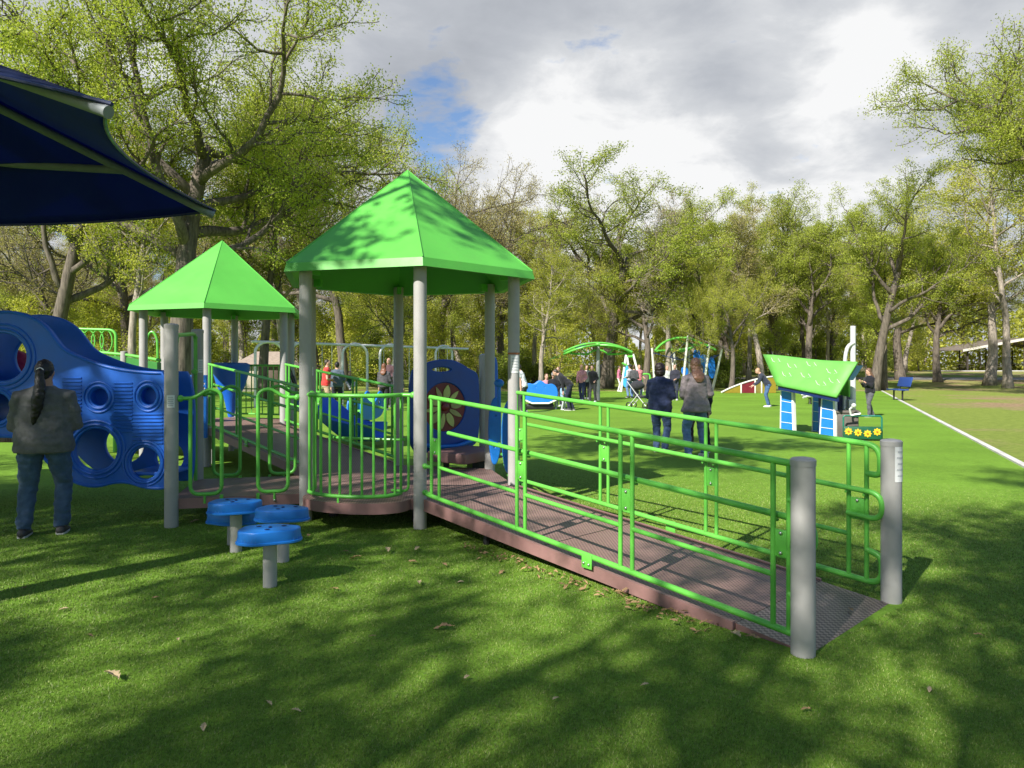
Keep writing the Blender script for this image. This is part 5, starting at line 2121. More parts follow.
person('person in a black top and grey leggings walking against the grey pole', 593, 31.0, 150, 1.62, 0.98, (0.018, 0.018, 0.02), (0.05, 0.05, 0.055), (0.75, 0.75, 0.75), 'short', (0.06, 0.05, 0.04), ('bent', 'back'), 8, ((-0.06, -0.16), (0.07, 0.2)))
person('person in a pink jacket and white trousers far off by the trunks', 619, 45.0, 250, 1.62, 1.0, (0.55, 0.16, 0.27), (0.72, 0.70, 0.66), (0.6, 0.6, 0.6), 'short', (0.06, 0.04, 0.03), ('front', 'down'))
person('person in a white and grey top and pale jeans by the blue swing panel', 630, 36.0, 30, 1.68, 1.0, (0.42, 0.42, 0.44), (0.13, 0.22, 0.38), (0.05, 0.05, 0.05), 'short', (0.05, 0.03, 0.02), ('bent', 'front'), hat=(0.03, 0.03, 0.035))
person('person in a dark grey top and blue jeans by the blue swing panel', 634, 35.2, -20, 1.64, 0.98, (0.07, 0.07, 0.075), (0.11, 0.19, 0.36), (0.06, 0.05, 0.05), 'short', (0.08, 0.05, 0.03), ('bent', 'bent'))
person('person in a coral shirt and navy trousers beside the blue swing panel', 639, 37.5, 200, 1.66, 1.05, (0.62, 0.22, 0.24), (0.025, 0.035, 0.07), (0.05, 0.05, 0.05), 'short', (0.3, 0.18, 0.09), ('bent', 'down'), short=True)
person('person in a dark jacket seen between the two women on the turf', 675, 33.0, 160, 1.66, 1.05, (0.03, 0.03, 0.045), (0.03, 0.035, 0.06), (0.5, 0.5, 0.5), 'short', (0.04, 0.03, 0.02), ('front', 'down'))
person('person in a pale grey top beside the dark jacket beyond the two women', 667, 34.0, 190, 1.60, 1.0, (0.5, 0.51, 0.48), (0.06, 0.065, 0.08), (0.5, 0.5, 0.5), 'short', (0.3, 0.2, 0.12), ('front', 'front'))
person('person in a white shirt half hidden behind the right pavilion post', 524, 24.0, 70, 1.66, 1.1, (0.74, 0.74, 0.74), (0.05, 0.05, 0.06), (0.4, 0.4, 0.4), 'short', (0.02, 0.015, 0.012), ('down', 'front'), 16, short=True)
person('person in a pink jacket sitting at the blue rocker', 546, 26.6, 200, 1.55, 1.0, (0.55, 0.25, 0.27), (0.05, 0.05, 0.06), (0.4, 0.4, 0.4), 'short', (0.12, 0.07, 0.04), ('front', 'front'), 4, ((-0.09, 0.3), (0.09, 0.3)), hip=0.62)
person('person in black with a grey cap at the blue rocker', 554, 26.2, 170, 1.58, 1.05, (0.02, 0.02, 0.024), (0.5, 0.52, 0.55), (0.7, 0.7, 0.7), 'short', (0.3, 0.25, 0.2), ('front', 'front'), 10, ((-0.09, 0.2), (0.09, 0.25)), hip=0.66, hat=(0.22, 0.21, 0.2))
person('child in a black top beside the pink jacket at the blue rocker', 559, 28.0, 150, 1.55, 1.0, (0.025, 0.025, 0.03), (0.03, 0.03, 0.05), (0.5, 0.5, 0.5), 'short', (0.16, 0.10, 0.06), ('front', 'down'), 6)
person('man in a red shirt and tan trousers beyond the large pavilion', 326, 24.0, -75, 1.80, 1.12, (0.60, 0.045, 0.04), (0.42, 0.31, 0.2), (0.3, 0.25, 0.2), 'short', (0.04, 0.03, 0.02), ('front', 'fold'), 3, short=True)
person('person in a blue grey jacket standing by the red shirted man', 337, 24.6, 10, 1.72, 1.12, (0.085, 0.115, 0.15), (0.025, 0.03, 0.045), (0.5, 0.5, 0.5), 'short', (0.012, 0.01, 0.01), ('down', 'bent'), 2, hem=0.84)
person('woman with long auburn hair in a grey jacket beyond the curved barrier', 384, 25.4, -8, 1.66, 1.1, (0.085, 0.08, 0.09), DARK, (0.65, 0.65, 0.65), 'long', (0.16, 0.06, 0.03), ('down', 'front'), 0, hem=0.84)
person('tall bald man facing the camera behind the auburn haired woman', 389, 27.6, 165, 1.90, 1.12, (0.10, 0.055, 0.06), (0.04, 0.04, 0.05), (0.1, 0.1, 0.1), 'bald', (0.1, 0.1, 0.1), ('front', 'down'))
person('person in a white knitted hat and dark grey jacket near the pavilion post', 398, 25.0, -40, 1.66, 1.15, (0.06, 0.058, 0.068), DARK, (0.1, 0.1, 0.1), 'short', (0.5, 0.45, 0.4), ('front', 'down'), 0, hem=0.80, hat=(0.75, 0.74, 0.72))
person('person in a pale top and black trousers left of the grey canopy pole', 587, 34.5, 170, 1.62, 1.0, (0.55, 0.5, 0.48), (0.03, 0.03, 0.035), (0.6, 0.6, 0.6), 'long', (0.2, 0.12, 0.07), ('bent', 'down'), 3, ((-0.07, 0.15), (0.08, -0.1)))
person('toddler in light blue standing in front of the black grey capped person', 563, 25.6, 230, 0.95, 1.15, (0.3, 0.5, 0.68), (0.5, 0.52, 0.56), (0.6, 0.6, 0.6), 'short', (0.3, 0.2, 0.1), ('front', 'front'))
person('person in a teal jacket far behind the dome climber poles', 664, 49.0, 180, 1.68, 1.05, (0.05, 0.2, 0.22), (0.04, 0.045, 0.07), (0.4, 0.4, 0.4), 'short', (0.1, 0.06, 0.04), ('front', 'down'))
person('child in a magenta jacket seen through the big round climber hole', 19, 8.15, 60, 1.12, 1.1, (0.28, 0.012, 0.065), (0.04, 0.04, 0.06), (0.5, 0.5, 0.5), 'short', (0.03, 0.02, 0.015), ('front', 'reach'), 18, z0=0.80)
# ------------------------------------------------------------------ the platform the magenta child stands on, behind the climber
b = MB()
b.box((gx(10, 8.25), 8.25, 0.76), (1.5, 0.9, 0.08), bev=0.015)
o = part(b, 'deck', DECK, 'small landing behind the blue climber')
for dx in (-0.6, 0.6):
    b = MB()
    b.tube([(gx(10, 8.25) + dx, 8.25, -0.05), (gx(10, 8.25) + dx, 8.25, 0.72)], 0.05, 10)
    sub(b, 'deck_leg', POST, o)

# ------------------------------------------------------------------ swing set of arches with a top rail
sw0, sw1 = Vector((gx(252, 27), 27, 0)), Vector((gx(468, 33.5), 33.5, 0))
SWG = thing('swing_set', 'silver swing set of arched legs and a long top beam', 'swing set', tuple(sw0))
b = MB()
b.tube([sw0 + UP * 2.52, sw1 + UP * 2.40], 0.055, 10)
b.build('top_beam', SILVER, SWG, True)
for px, wpx in ((269, 21), (303, 18), (355, 21), (391, 19), (444, 15)):
    # where the bearing meets the beam
    k = (px - 512) / FPX
    tt = (sw0.x - k * sw0.y) / (k * (sw1.y - sw0.y) - (sw1.x - sw0.x))
    p = sw0.lerp(sw1, tt)
    wv_ = wpx / 2 / FPX * p.y
    b = MB()
    path = [p + Vector((-wv_, -0.35, -0.05))] + [p + Vector((-wv_ * math.cos(PI * q / 14), -0.35 * math.cos(PI * q / 14), 2.52 - wv_ + wv_ * math.sin(PI * q / 14))) for q in range(15)] + [p + Vector((wv_, 0.35, -0.05))]
    b.tube(path, 0.055, 10)
    b.build('leg_arch', SILVER, SWG, True)
for tt in (0.3, 0.38, 0.58, 0.66, 0.86):
    p = sw0.lerp(sw1, tt)
    s = MB()
    s.prism([p + Vector((-0.22, -0.08, 0.55)), p + Vector((0.22, -0.08, 0.55)), p + Vector((0.22, 0.08, 0.55)), p + Vector((-0.22, 0.08, 0.55))], UP * 0.03)
    o = s.build('swing_seat', BLACK, SWG, True)
    for sx in (-0.2, 0.2):
        b = MB()
        b.tube([p + Vector((sx, 0, 0.58)), p + Vector((sx, 0, 2.47 - 0.12 * tt))], 0.012, 6)
        b.build('chain', SILVER, o)
person('child in dark green swinging on the silver swing set', 350, 28.8, 200, 1.25, 1.0, (0.012, 0.05, 0.035), (0.3, 0.3, 0.33), (0.7, 0.7, 0.7), 'long', (0.16, 0.08, 0.045), ('reach', 'reach'), -18, ((-0.09, 0.62, 0.42), (0.09, 0.62, 0.42)), hip=0.62, z0=0.35)

# ------------------------------------------------------------------ spring rider with a blue body
def rider(name, label, px, d, rz, s=1.0, green=True):
    t = thing(name, label, 'spring rider', (gx(px, d), d, 0), rz)
    b = MB()
    b.tube([(0.09 * math.cos(a * 0.7), 0.09 * math.sin(a * 0.7), 0.02 + a * 0.0075) for a in range(46)], 0.014, 6)
    b.build('spring', BLACK, t)
    for sg in (-1, 1):
        ol = chaikin([(-0.55, 0.35), (-0.6, 0.75), (-0.4, 0.92), (-0.1, 0.72), (0.15, 0.74), (0.32, 1.02), (0.5, 1.0), (0.58, 0.7), (0.5, 0.38), (0.1, 0.28), (-0.2, 0.28)], 2)
        V, F = plate_geo([[(x * s, y * s) for x, y in ol], circ(0.0, 0.5 * s, 0.07 * s, 14), circ(0.33 * s, 0.72 * s, 0.08 * s, 14)], 0.045, 0.012)
        M = frame((0, 0.2 * sg * s, 0), (1, 0, 0), UP)
        b = MB()
        b.add([M @ v for v in V], F)
        o = b.build('side_panel', BRIGHTBLUE, t, angle=50)
    b = MB()
    b.box((-0.1 * s, 0, 0.52 * s), (0.5 * s, 0.34 * s, 0.05), bev=0.012)
    b.build('seat', GREEN if green else WHITE, t)
    b = MB()
    b.box((0.2 * s, 0, 0.62 * s), (0.05, 0.34 * s, 0.5 * s), bev=0.012)
    b.build('front_panel', GREEN if green else BRIGHTBLUE, t)
    b = MB()
    b.tube([(0.34 * s, -0.32 * s, 0.88 * s), (0.34 * s, 0.32 * s, 0.88 * s)], 0.018, 8)
    b.build('handle_bar', BLACK, t)
    return t


rider('spring_rider', 'blue sided spring rider with a bright green seat beyond the curved barrier', 366, 17.6, R(70), 0.92)
# blue sway rocker with people at it
RK = thing('sway_rocker', 'blue moulded sway rocker on a black base near the right pavilion post', 'rocker', (gx(540, 26.0), 26.0, 0))
b = MB()
V, F = plate_geo([chaikin([(-0.62, 0.42), (-0.6, 0.8), (-0.42, 0.95), (-0.22, 0.88), (0.0, 1.08), (0.22, 0.88), (0.42, 0.95), (0.6, 0.8), (0.62, 0.42), (0.3, 0.24), (-0.3, 0.24)], 2), circ(-0.16, 0.82, 0.03, 10), circ(0.16, 0.82, 0.03, 10)], 0.07, 0.02)
for yy in (-0.35, 0.35):
    b = MB()
    M = frame((0, yy, 0), (1, 0, 0), UP)
    b.add([M @ v for v in V], F)
    b.build('side_shell', BRIGHTBLUE, RK, angle=50)
b = MB()
b.box((0, 0, 0.42), (1.15, 0.66, 0.05), bev=0.015)
b.build('seat', WHITE, RK)
b = MB()
b.tube([(-0.6, -0.4, 0.37), (-0.3, -0.4, 0.24), (0.3, -0.4, 0.24), (0.6, -0.4, 0.37)], 0.03, 8)
b.build('edge_trim', WHITE, RK)
b = MB()
b.box((0, 0, 0.10), (1.0, 0.6, 0.2), bev=0.03)
b.tube([(-0.3, 0, 0.15), (-0.3, 0, 0.4)], 0.09, 10)
b.tube([(0.3, 0, 0.15), (0.3, 0, 0.4)], 0.09, 10)
b.build('base', BLACK, RK)
b = MB()
V, F = plate_geo([chaikin([(-0.3, 0.4), (-0.28, 1.0), (0, 1.16), (0.28, 1.0), (0.3, 0.4)], 2)], 0.06, 0.015)
M = frame((-0.62, 0.0, 0), (0.3, 1, 0), UP)
b.add([M @ v for v in V], F)
b.build('back_rest', BRIGHTBLUE, RK, angle=50)

# ------------------------------------------------------------------ leaf-shaped green canopies on grey poles
def leaf_canopy(label, px, d, ztop, half, rz, grp=None):
    t = thing('leaf_canopy', label, 'shade canopy', (gx(px, d), d, terrain(gx(px, d), d)), rz)
    b = MB()
    b.lathe([(0.095, -0.1), (0.09, ztop - 0.08)], (0, 0, 0), 14)
    b.build('pole', POST, t)
    for s in (-1, 1):
        def pt(u, v):          # u out along the wing, v across
            return Vector((s * u * half, v * 0.62 * math.sin(PI * min(1, 0.18 + 0.82 * u)) ** 0.8 * (1 if u < 1 else 0), ztop - 0.42 * u * u - 0.02 - abs(v) * 0.08))
        b = MB()
        for v in (-1, 1):
            b.tube([pt(i / 10, v) for i in range(11)], 0.045, 8)
        b.tube([pt(i / 10, 0) + UP * 0.03 for i in range(11)], 0.05, 8)
        o = b.build('wing_frame', GREEN, t)
        b = MB()
        lo = [Vector((0, 0, ztop - 0.3)), Vector((s * half * 0.15, 0, ztop - 0.36)), Vector((s * half * 0.3, 0, ztop - 0.52)), Vector((s * half * 0.65, 0, ztop - 0.5)), Vector((s * half * 0.95, 0, ztop - 0.42))]
        b.tube(lo, 0.045, 8)
        b.tube([Vector((s * half * 0.3, 0, ztop - 0.5)), Vector((s * half * 0.55, 0, ztop - 0.16))], 0.03, 6)
        b.build('lower_strut', GREEN, t)
        cols = [RED, NAVY, YELLOW]
        for j, (u0_, u1_) in enumerate(((0.08, 0.36), (0.38, 0.66), (0.68, 0.95))):
            b = MB()
            n = 4
            V, F = [], []
            for i in range(n + 1):
                u_ = u0_ + (u1_ - u0_) * i / n
                for v in (-0.92, 0, 0.92):
                    V.append(pt(u_, v) - UP * 0.01)
            for i in range(n):
                for q in range(2):
                    F.append((i * 3 + q, i * 3 + q + 1, i * 3 + q + 4, i * 3 + q + 3))
            b.add(V, F)
            b.add([v - UP * 0.02 for v in V], [tuple(reversed(f)) for f in F])
            b.build('coloured_pane', [RED, NAVY, pm('leaf_pane', (0.12, 0.3, 0.03), 0.4)][(j + (0 if s < 0 else 1)) % 3], o)
    b = MB()
    b.ball((0, 0, ztop - 0.08), (0.13, 0.13, 0.12), 12)
    b.build('hub', GREEN, t)
    return t


leaf_canopy('leaf shaped green shade canopy with coloured panes on a grey pole', 598, 33.0, 2.66, 1.62, R(6))
leaf_canopy('small far green leaf canopy above the people at the rocker', 560, 56.0, 2.2, 0.9, R(-10))

# ------------------------------------------------------------------ dome climber of leaning poles
dc = Vector((gx(686, 46), 46, 0))
DC = thing('dome_climber', 'climbing dome of leaning cream poles, green arched bars and blue panels', 'climber', tuple(dc))
tops = []
for px0, y0, px1, y1, dd in ((652, 348, 656, 384, 46), (671, 344, 676, 383, 48), (688, 335, 683, 386, 44.5), (674, 352, 679, 385, 47.5), (710, 341, 704, 385, 45), (722, 349, 713, 388, 46), (689, 349, 690, 386, 48)):
    p = Vector((gx(px0, dd), dd, zz(y0, dd)))
    q = Vector((gx(px1, dd), dd + 0.2, -0.05))
    b = MB()
    b.tube([q, p], [0.085, 0.07], 10)
    b.build('leaning_pole', CREAM, DC, True)
    tops.append(p)
arcs = [((655, 351), (664, 340), (676, 336), (690, 338)), ((690, 338), (700, 342), (710, 345), (716, 350)), ((657, 351), (670, 350), (684, 350), (694, 347)),
        ((664, 342), (670, 349), (680, 354), (690, 349)), ((676, 337), (684, 344), (696, 346), (708, 345))]
for i, ar in enumerate(arcs):
    dd = 45 + 0.7 * i
    P = [Vector((gx(a, dd), dd + (0.5 if 0 < j < 3 else 0), zz(c_, dd))) for j, (a, c_) in enumerate(ar)]
    n = 10
    pts = []
    for j in range(n + 1):
        s = j / n
        pts.append(P[0] * (1 - s) ** 3 + P[1] * 3 * s * (1 - s) ** 2 + P[2] * 3 * s * s * (1 - s) + P[3] * s ** 3)
    b = MB()
    b.tube(pts, 0.07, 8)
    b.build('arched_bar', GREEN, DC, True)
for px, y0, y1, wpx, dd in ((704, 355, 374, 8, 46.4), (712, 358, 378, 7, 46.6), (685, 367, 375, 7, 46.0), (697, 350, 360, 7, 47)):
    h = (y1 - y0) / FPX * dd
    wv_ = wpx / FPX * dd
    V, F = plate_geo([chaikin([(-wv_ / 2, -h / 2), (wv_ / 2, -h / 2), (wv_ * .4, h / 2), (-wv_ * .55, h / 2)], 2)], 0.08, 0.02)
    b = MB()
    M = frame((gx(px, dd), dd, zz((y0 + y1) / 2, dd)), (1, 0.25, 0), UP)
    b.add([M @ v for v in V], F)
    b.build('climbing_panel', BRIGHTBLUE, DC, True, angle=50)
b = MB()
for i in range(6):
    p = tops[i]
    q = tops[(i + 2) % 6]
    b.tube([p - UP * 0.3, (p + q) / 2 - UP * 1.0, q - UP * 0.3], 0.025, 5)
b.build('net_rope', NAVY, DC, True)

# ------------------------------------------------------------------ frame swing with a blue hanging panel
AF = thing('frame_swing', 'small swing frame of splayed poles with a pale blue hanging panel', 'swing', (gx(630, 42), 42, 0))
dd = 42
for (a, ya), (c_, yc) in (((627, 355), (621, 391)), ((634, 354), (643, 391)), ((628, 357), (632, 389))):
    b = MB()
    b.tube([(gx(c_, dd), dd, zz(392, dd)), (gx(a, dd), dd + 0.3, zz(ya, dd))], 0.07, 8)
    b.build('frame_pole', CREAM, AF, True)
b = MB()
b.tube([(gx(626, dd), dd + 0.3, zz(357, dd)), (gx(635, dd), dd + 0.3, zz(356, dd))], 0.07, 8)
b.tube([(gx(622, dd), dd, zz(363, dd)), (gx(630, dd), dd, zz(367, dd))], 0.06, 8)
b.build('top_bar', GREEN, AF, True)
b = MB()
V, F = plate_geo([chaikin([(gx(622, dd), zz(387, dd)), (gx(629.5, dd), zz(387, dd)), (gx(628, dd), zz(366, dd)), (gx(625.5, dd), zz(366, dd))], 2)], 0.08, 0.02)
b.add([frame((0, dd - 0.1, 0), (1, 0, 0), UP) @ v for v in V], F)
b.build('hanging_panel', pm('pale_blue_plastic', (0.05, 0.36, 0.72), 0.4), AF, True, angle=50)
b = MB()
b.tube(fillet([(gx(642, 41), 41, -0.05), (gx(642, 41), 41, 1.15), (gx(650, 41), 41, 1.15), (gx(650, 41), 41, -0.05)], 0.15, 5), 0.05, 8)
tag(b.build('hoop_bar', GREEN), 'green hoop bar on the turf right of the blue swing panel', 'play bar')

# ------------------------------------------------------------------ low curved panel in yellow and red
LP_ = thing('curved_ramp_panel', 'low curved balance panel in yellow and red with white edges', 'play panel', (gx(744, 42), 42, 0))
dd = 42
def arc_z(px):
    t = max(0.0, (px - 722) / 62.0)
    return 0.02 + 0.98 * math.sin(min(1, t) * PI / 2 * 1.0) ** 0.85
segs = [(722, 740.5, pm('mustard_panel', (0.24, 0.18, 0.012), 0.5)), (741.5, 754.5, RED), (755.5, 761, pm('olive_panel', (0.2, 0.16, 0.03), 0.5)), (762, 776, pm('mustard_panel', (0.24, 0.18, 0.012), 0.5))]
for a, c_, mt in segs:
    b = MB()
    P = [Vector((gx(a, dd), dd, 0.02))] + [Vector((gx(a + (c_ - a) * i / 6, dd), dd, arc_z(a + (c_ - a) * i / 6))) for i in range(7)] + [Vector((gx(c_, dd), dd, 0.02))]
    b.prism(P, Vector((0, 0.5, 0)))
    b.build('panel', mt, LP_, True)
b = MB()
b.tube([Vector((gx(721 + 55 * i / 14, dd), dd - 0.01, arc_z(721.5 + 55 * i / 14) + 0.02)) for i in range(15)], 0.045, 6)
b.build('edge_rail', CREAM, LP_, True)
for px in (741, 755, 761.5):
    b = MB()
    b.box((gx(px, dd), dd - 0.02, arc_z(px) / 2), (0.07, 0.06, arc_z(px)), bev=0.008)
    b.build('divider', CREAM, LP_, True)

# ------------------------------------------------------------------ whimsical playhouse
fdir = Vector((0.42, -0.91, 0)).normalized()
hin = Vector((0.91, 0.42, 0)).normalized()
PL = Vector((6.37, 16.6, 0))
PH = thing('playhouse', 'small crooked playhouse with a bright green roof and blue wall panels', 'playhouse', tuple(PL))
HB = pm('playhouse_blue', (0.015, 0.19, 0.60), 0.4, var=0.1)
# front roof slab and the one behind it
def pt(px, y, d):
    return Vector((gx(px, d), d, zz(y, d)))
TL, TRr, BR, BL = pt(757, 355, 17.2), pt(851, 363, 14.9), pt(840.5, 397.5, 15.0), pt(781, 385.5, 16.5)
ridgeoff = hin * 0.22
eoff = -hin * 0.12
quad = [TL + ridgeoff, TRr + ridgeoff, BR + eoff, BL + eoff]
k_ = 1.0
PR = pm('playhouse_roof', (0.13, 0.42, 0.07), 0.62, var=0.1, scale=3)
nrm = (quad[1] - quad[0]).cross(quad[3] - quad[0]).normalized()
if nrm.dot(-hin) < 0:
    nrm = -nrm
V, F = [], []
n = 8
for i in range(n + 1):
    for j in range(n + 1):
        s, q = j / n, i / n
        p = quad[0].lerp(quad[1], s).lerp(quad[3].lerp(quad[2], s), q)
        V.append(p + nrm * (0.035 * math.sin(PI * s * 2.2 + 0.5) * (1 - q)))
for i in range(n):
    for j in range(n):
        F.append((i * (n + 1) + j, i * (n + 1) + j + 1, (i + 1) * (n + 1) + j + 1, (i + 1) * (n + 1) + j))
b = MB()
b.add(V, F)
rf = b.build('roof', PR, PH, True)
m_ = rf.modifiers.new('thick', 'SOLIDIFY')
m_.thickness = 0.05
m_.offset = 0
b = MB()                                           # white shingle marks
for s, q in ((0.14, 0.2), (0.33, 0.32), (0.55, 0.18), (0.8, 0.34), (0.24, 0.62), (0.5, 0.55), (0.72, 0.72), (0.88, 0.6)):
    p = quad[0].lerp(quad[1], s).lerp(quad[3].lerp(quad[2], s), q) + nrm * (0.035 * math.sin(PI * s * 2.2 + 0.5) * (1 - q) + 0.032)
    ex = (quad[1] - quad[0]).normalized()
    ey = (quad[0] - quad[3]).normalized()
    b.tube([p + ey * 0.10 - ex * 0.1, p - ey * 0.02 - ex * 0.1, p - ey * 0.05 - ex * 0.05], 0.004, 5)
    b.tube([p + ey * 0.09 + ex * 0.1, p - ey * 0.03 + ex * 0.12, p - ey * 0.05 + ex * 0.03], 0.004, 5)
b.build('shingle_mark', WHITE, rf)
b = MB()
e0_, e1_ = quad[3], quad[2]
b.prism([e0_ - UP * 0.0 + hin * 0.03, e1_ + hin * 0.03, e1_ + hin * 0.03 - UP * 0.09, e0_ + hin * 0.03 - UP * 0.09], hin * 0.05)
b.build('fascia', NAVY, PH, True)
depth = 0.95
back = [TL + ridgeoff + hin * 0.05, TRr + ridgeoff + hin * 0.05, BR + eoff + hin * (depth + 0.15), BL + eoff + hin * (depth + 0.15)]
for a, c_, sgn in ((quad[0], quad[3], 1), (quad[1], quad[2], -1)):
    mid_in = fdir * (0.05 if sgn > 0 else -0.05)
    pa, pc = a + mid_in - UP * 0.05 + hin * 0.04, c_ + mid_in - UP * 0.05 + hin * 0.04
    pm_ = pa.lerp(pc, 0.42)
    b = MB()
    b.prism([pa, pm_, pm_ + (pc - pa) * 0.02 + hin * 0.3 + fdir * 0.12 * sgn, pa + hin * 0.3 + fdir * 0.1 * sgn], hin * 0.02 + fdir * 0.04 * sgn)
    b.build('gable_board', HB, PH, True)
b = MB()
b.prism([TL + ridgeoff + hin * 0.05 + fdir * 0.3 - UP * 0.05, TRr + ridgeoff + hin * 0.05 - fdir * 0.3 - UP * 0.05, BR + hin * 0.75 - fdir * 0.42 - UP * 0.02, BL + hin * 0.75 + fdir * 0.1 - UP * 0.02], hin * 0.05)
b.build('roof_back', PR, PH, True)
# wall panels: blue boards with white edge posts and white glazing bars
def wallp(p0, w0, w1, h, tilt, label=None):
    ex = fdir
    b = MB()
    lo = [p0 + ex * 0.0, p0 + ex * w0]
    hi = [p0 + ex * tilt + UP * h, p0 + ex * (tilt + w1) + UP * (h - 0.05)]
    b.prism([lo[0], lo[1], hi[1], hi[0]], hin * 0.05)
    o = b.build('wall_panel', HB, PH, True)
    b = MB()
    for a, c_, wd_ in ((lo[0], hi[0], 0.025), (lo[1], hi[1], 0.05)):
        b.prism([a - hin * 0.012 - ex * wd_ / 2, a - hin * 0.012 + ex * wd_ / 2, c_ - hin * 0.012 + ex * wd_ / 2, c_ - hin * 0.012 - ex * wd_ / 2], hin * 0.074)
    sub(b, 'edge_post', WHITE, o)
    b = MB()
    for q in (0.02, 0.24, 0.47, 0.70, 0.93):
        a, c_ = lo[0].lerp(hi[0], q), lo[1].lerp(hi[1], q)
        b.tube([a - hin * 0.008, c_ - hin * 0.006], 0.007, 6)
    sub(b, 'glazing_bar', WHITE, o)


wallp(PL + fdir * -0.12, 0.40, 0.34, 1.08, 0.02)
wallp(PL + fdir * 1.02, 0.40, 0.32, 0.92, 0.06)
wallp(PL + fdir * -0.05 + hin * depth, 0.38, 0.34, 1.05, 0.02)
b = MB()
q = PL + fdir * 0.98
b.prism([q, q + hin * depth, q + hin * depth + UP * 0.92, q + UP * 0.92], fdir * 0.04)
b.build('side_wall', NAVY, PH, True)

# ------------------------------------------------------------------ talk tube: steel pole with a bent pipe
TP = thing('talk_tube', 'tall steel pole with a bent pipe beside the playhouse', 'pole', (gx(853, 15.9), 15.9, 0))
b = MB()
b.tube([(0, 0, -0.05), (0, 0, zz(326, 15.9))], 0.058, 14)
b.build('pole', SILVER, TP)
b = MB()
b.tube(fillet([(0, -0.05, 2.1), (-0.14, -0.05, 2.02), (-0.2, -0.05, 1.8), (-0.22, -0.05, 0.5)], 0.15, 6), 0.04, 12)
b.build('bent_pipe', SILVER, TP)
b = MB()
b.box((-0.1, -0.14, 0.72), (0.16, 0.1, 0.22), bev=0.02)
b.build('mouthpiece', CREAM, TP)
# planter and flower panel
PB = thing('planter_barrel', 'brown planter box at the foot of the steel pole', 'planter', (gx(847, 15.4), 15.4, 0), R(-20))
b = MB()
b.box((0, 0, 0.3), (0.42, 0.42, 0.58), bev=0.03)
b.build('tub', BROWNBOX, PB)
b = MB()
b.box((0, 0, 0.585), (0.47, 0.47, 0.06), bev=0.015)
b.build('rim', BROWNBOX, PB)
FB = thing('flower_box', 'dark green panel with four yellow flowers and a teal bar frame', 'flower panel', (gx(862, 14.9), 14.9, 0), R(-12))
b = MB()
b.box((0, 0, 0.17), (0.74, 0.12, 0.26), bev=0.02)
b.build('panel', DKGREEN, FB)
b = MB()
b.tube(fillet([(-0.35, 0.06, -0.02), (-0.35, 0.06, 0.52), (0.40, 0.06, 0.52), (0.40, 0.06, -0.02)], 0.05, 5), 0.018, 8)
b.build('bar_frame', pm('teal_bar', (0.01, 0.16, 0.10), 0.4), FB)
for i in range(4):
    b = MB()
    cx_ = -0.28 + 0.185 * i
    cz = 0.2 - 0.02 * (i % 3)
    pts = []
    for q in range(32):
        r_ = 0.068 + 0.014 * math.cos(q / 32 * 2 * PI * 8)
        pts.append(Vector((cx_ + r_ * math.cos(2 * PI * q / 32), -0.075, cz + r_ * math.sin(2 * PI * q / 32))))
    b.prism(pts, Vector((0, 0.03, 0)))
    o = b.build('flower', YELLOW, FB)
    b = MB()
    b.lathe([(0.024, 0), (0.02, 0.015), (0, 0.016)], (cx_, -0.075, cz), 12, M=Matrix.Rotation(R(90), 3, 'X'))
    b.build('flower_eye', pm('flower_eye', (0.35, 0.16, 0.01), 0.5), o)
b = MB()
b.tube([(-0.2, 0.06, 0.53), (-0.23, 0.03, 0.66), (-0.16, 0.0, 0.74)], 0.022, 8)
b.tube([(-0.2, 0.06, 0.53), (-0.02, 0.02, 0.57)], 0.02, 8)
b.ball((-0.16, 0, 0.74), 0.05, 10)
b.build('tap_handle', SILVER, FB)

# ------------------------------------------------------------------ grey spring stool beyond the playhouse
ST = thing('spring_stool', 'small grey spring seat standing on the turf seen under the playhouse roof', 'spring seat', (gx(810, 29.5), 29.5, 0), R(25))
b = MB()
b.tube([(0.07 * math.cos(a * 0.7), 0.07 * math.sin(a * 0.7), 0.0 + a * 0.006) for a in range(46)], 0.014, 6)
b.build('spring', BLACK, ST)
b = MB()
b.lathe([(0.05, 0.26), (0.2, 0.3), (0.24, 0.34), (0.2, 0.37), (0, 0.38)], (0, 0, 0), 18)
b.build('seat', CREAM, ST)
b = MB()
b.tube([(-0.34, 0.05, 0.30), (0.1, 0.0, 0.33), (0.34, -0.05, 0.42)], 0.05, 8)
b.ball((-0.3, 0.05, 0.40), (0.14, 0.05, 0.05), 10)
b.build('handle', SILVER, ST)

# ------------------------------------------------------------------ bench beyond the kerb
BN = thing('park_bench', 'blue bench with a slatted back standing past the white kerb', 'bench', (gx(897, 33), 33, 0), R(-94))
BB = pm('bench_blue', (0.02, 0.055, 0.22), 0.45, var=0.1)
b = MB()
b.box((0, 0.02, 0.50), (1.25, 0.46, 0.055), bev=0.015)
b.build('seat', BB, BN)
b = MB()
b.box((0, 0.36, 0.86), (1.25, 0.05, 0.46), rot=Matrix.Rotation(R(-16), 3, 'X'), bev=0.02)
b.build('backrest', BB, BN)
for sx in (-0.42, 0.42):
    b = MB()
    b.tube([(sx, 0.05, -0.05), (sx, 0.05, 0.49)], 0.04, 8)
    b.build('leg', BLACK, BN)
    b = MB()
    b.tube([(sx, 0.1, 0.46), (sx, 0.34, 0.56), (sx, 0.42, 1.0)], 0.03, 8)
    b.build('back_bracket', BLACK, BN)

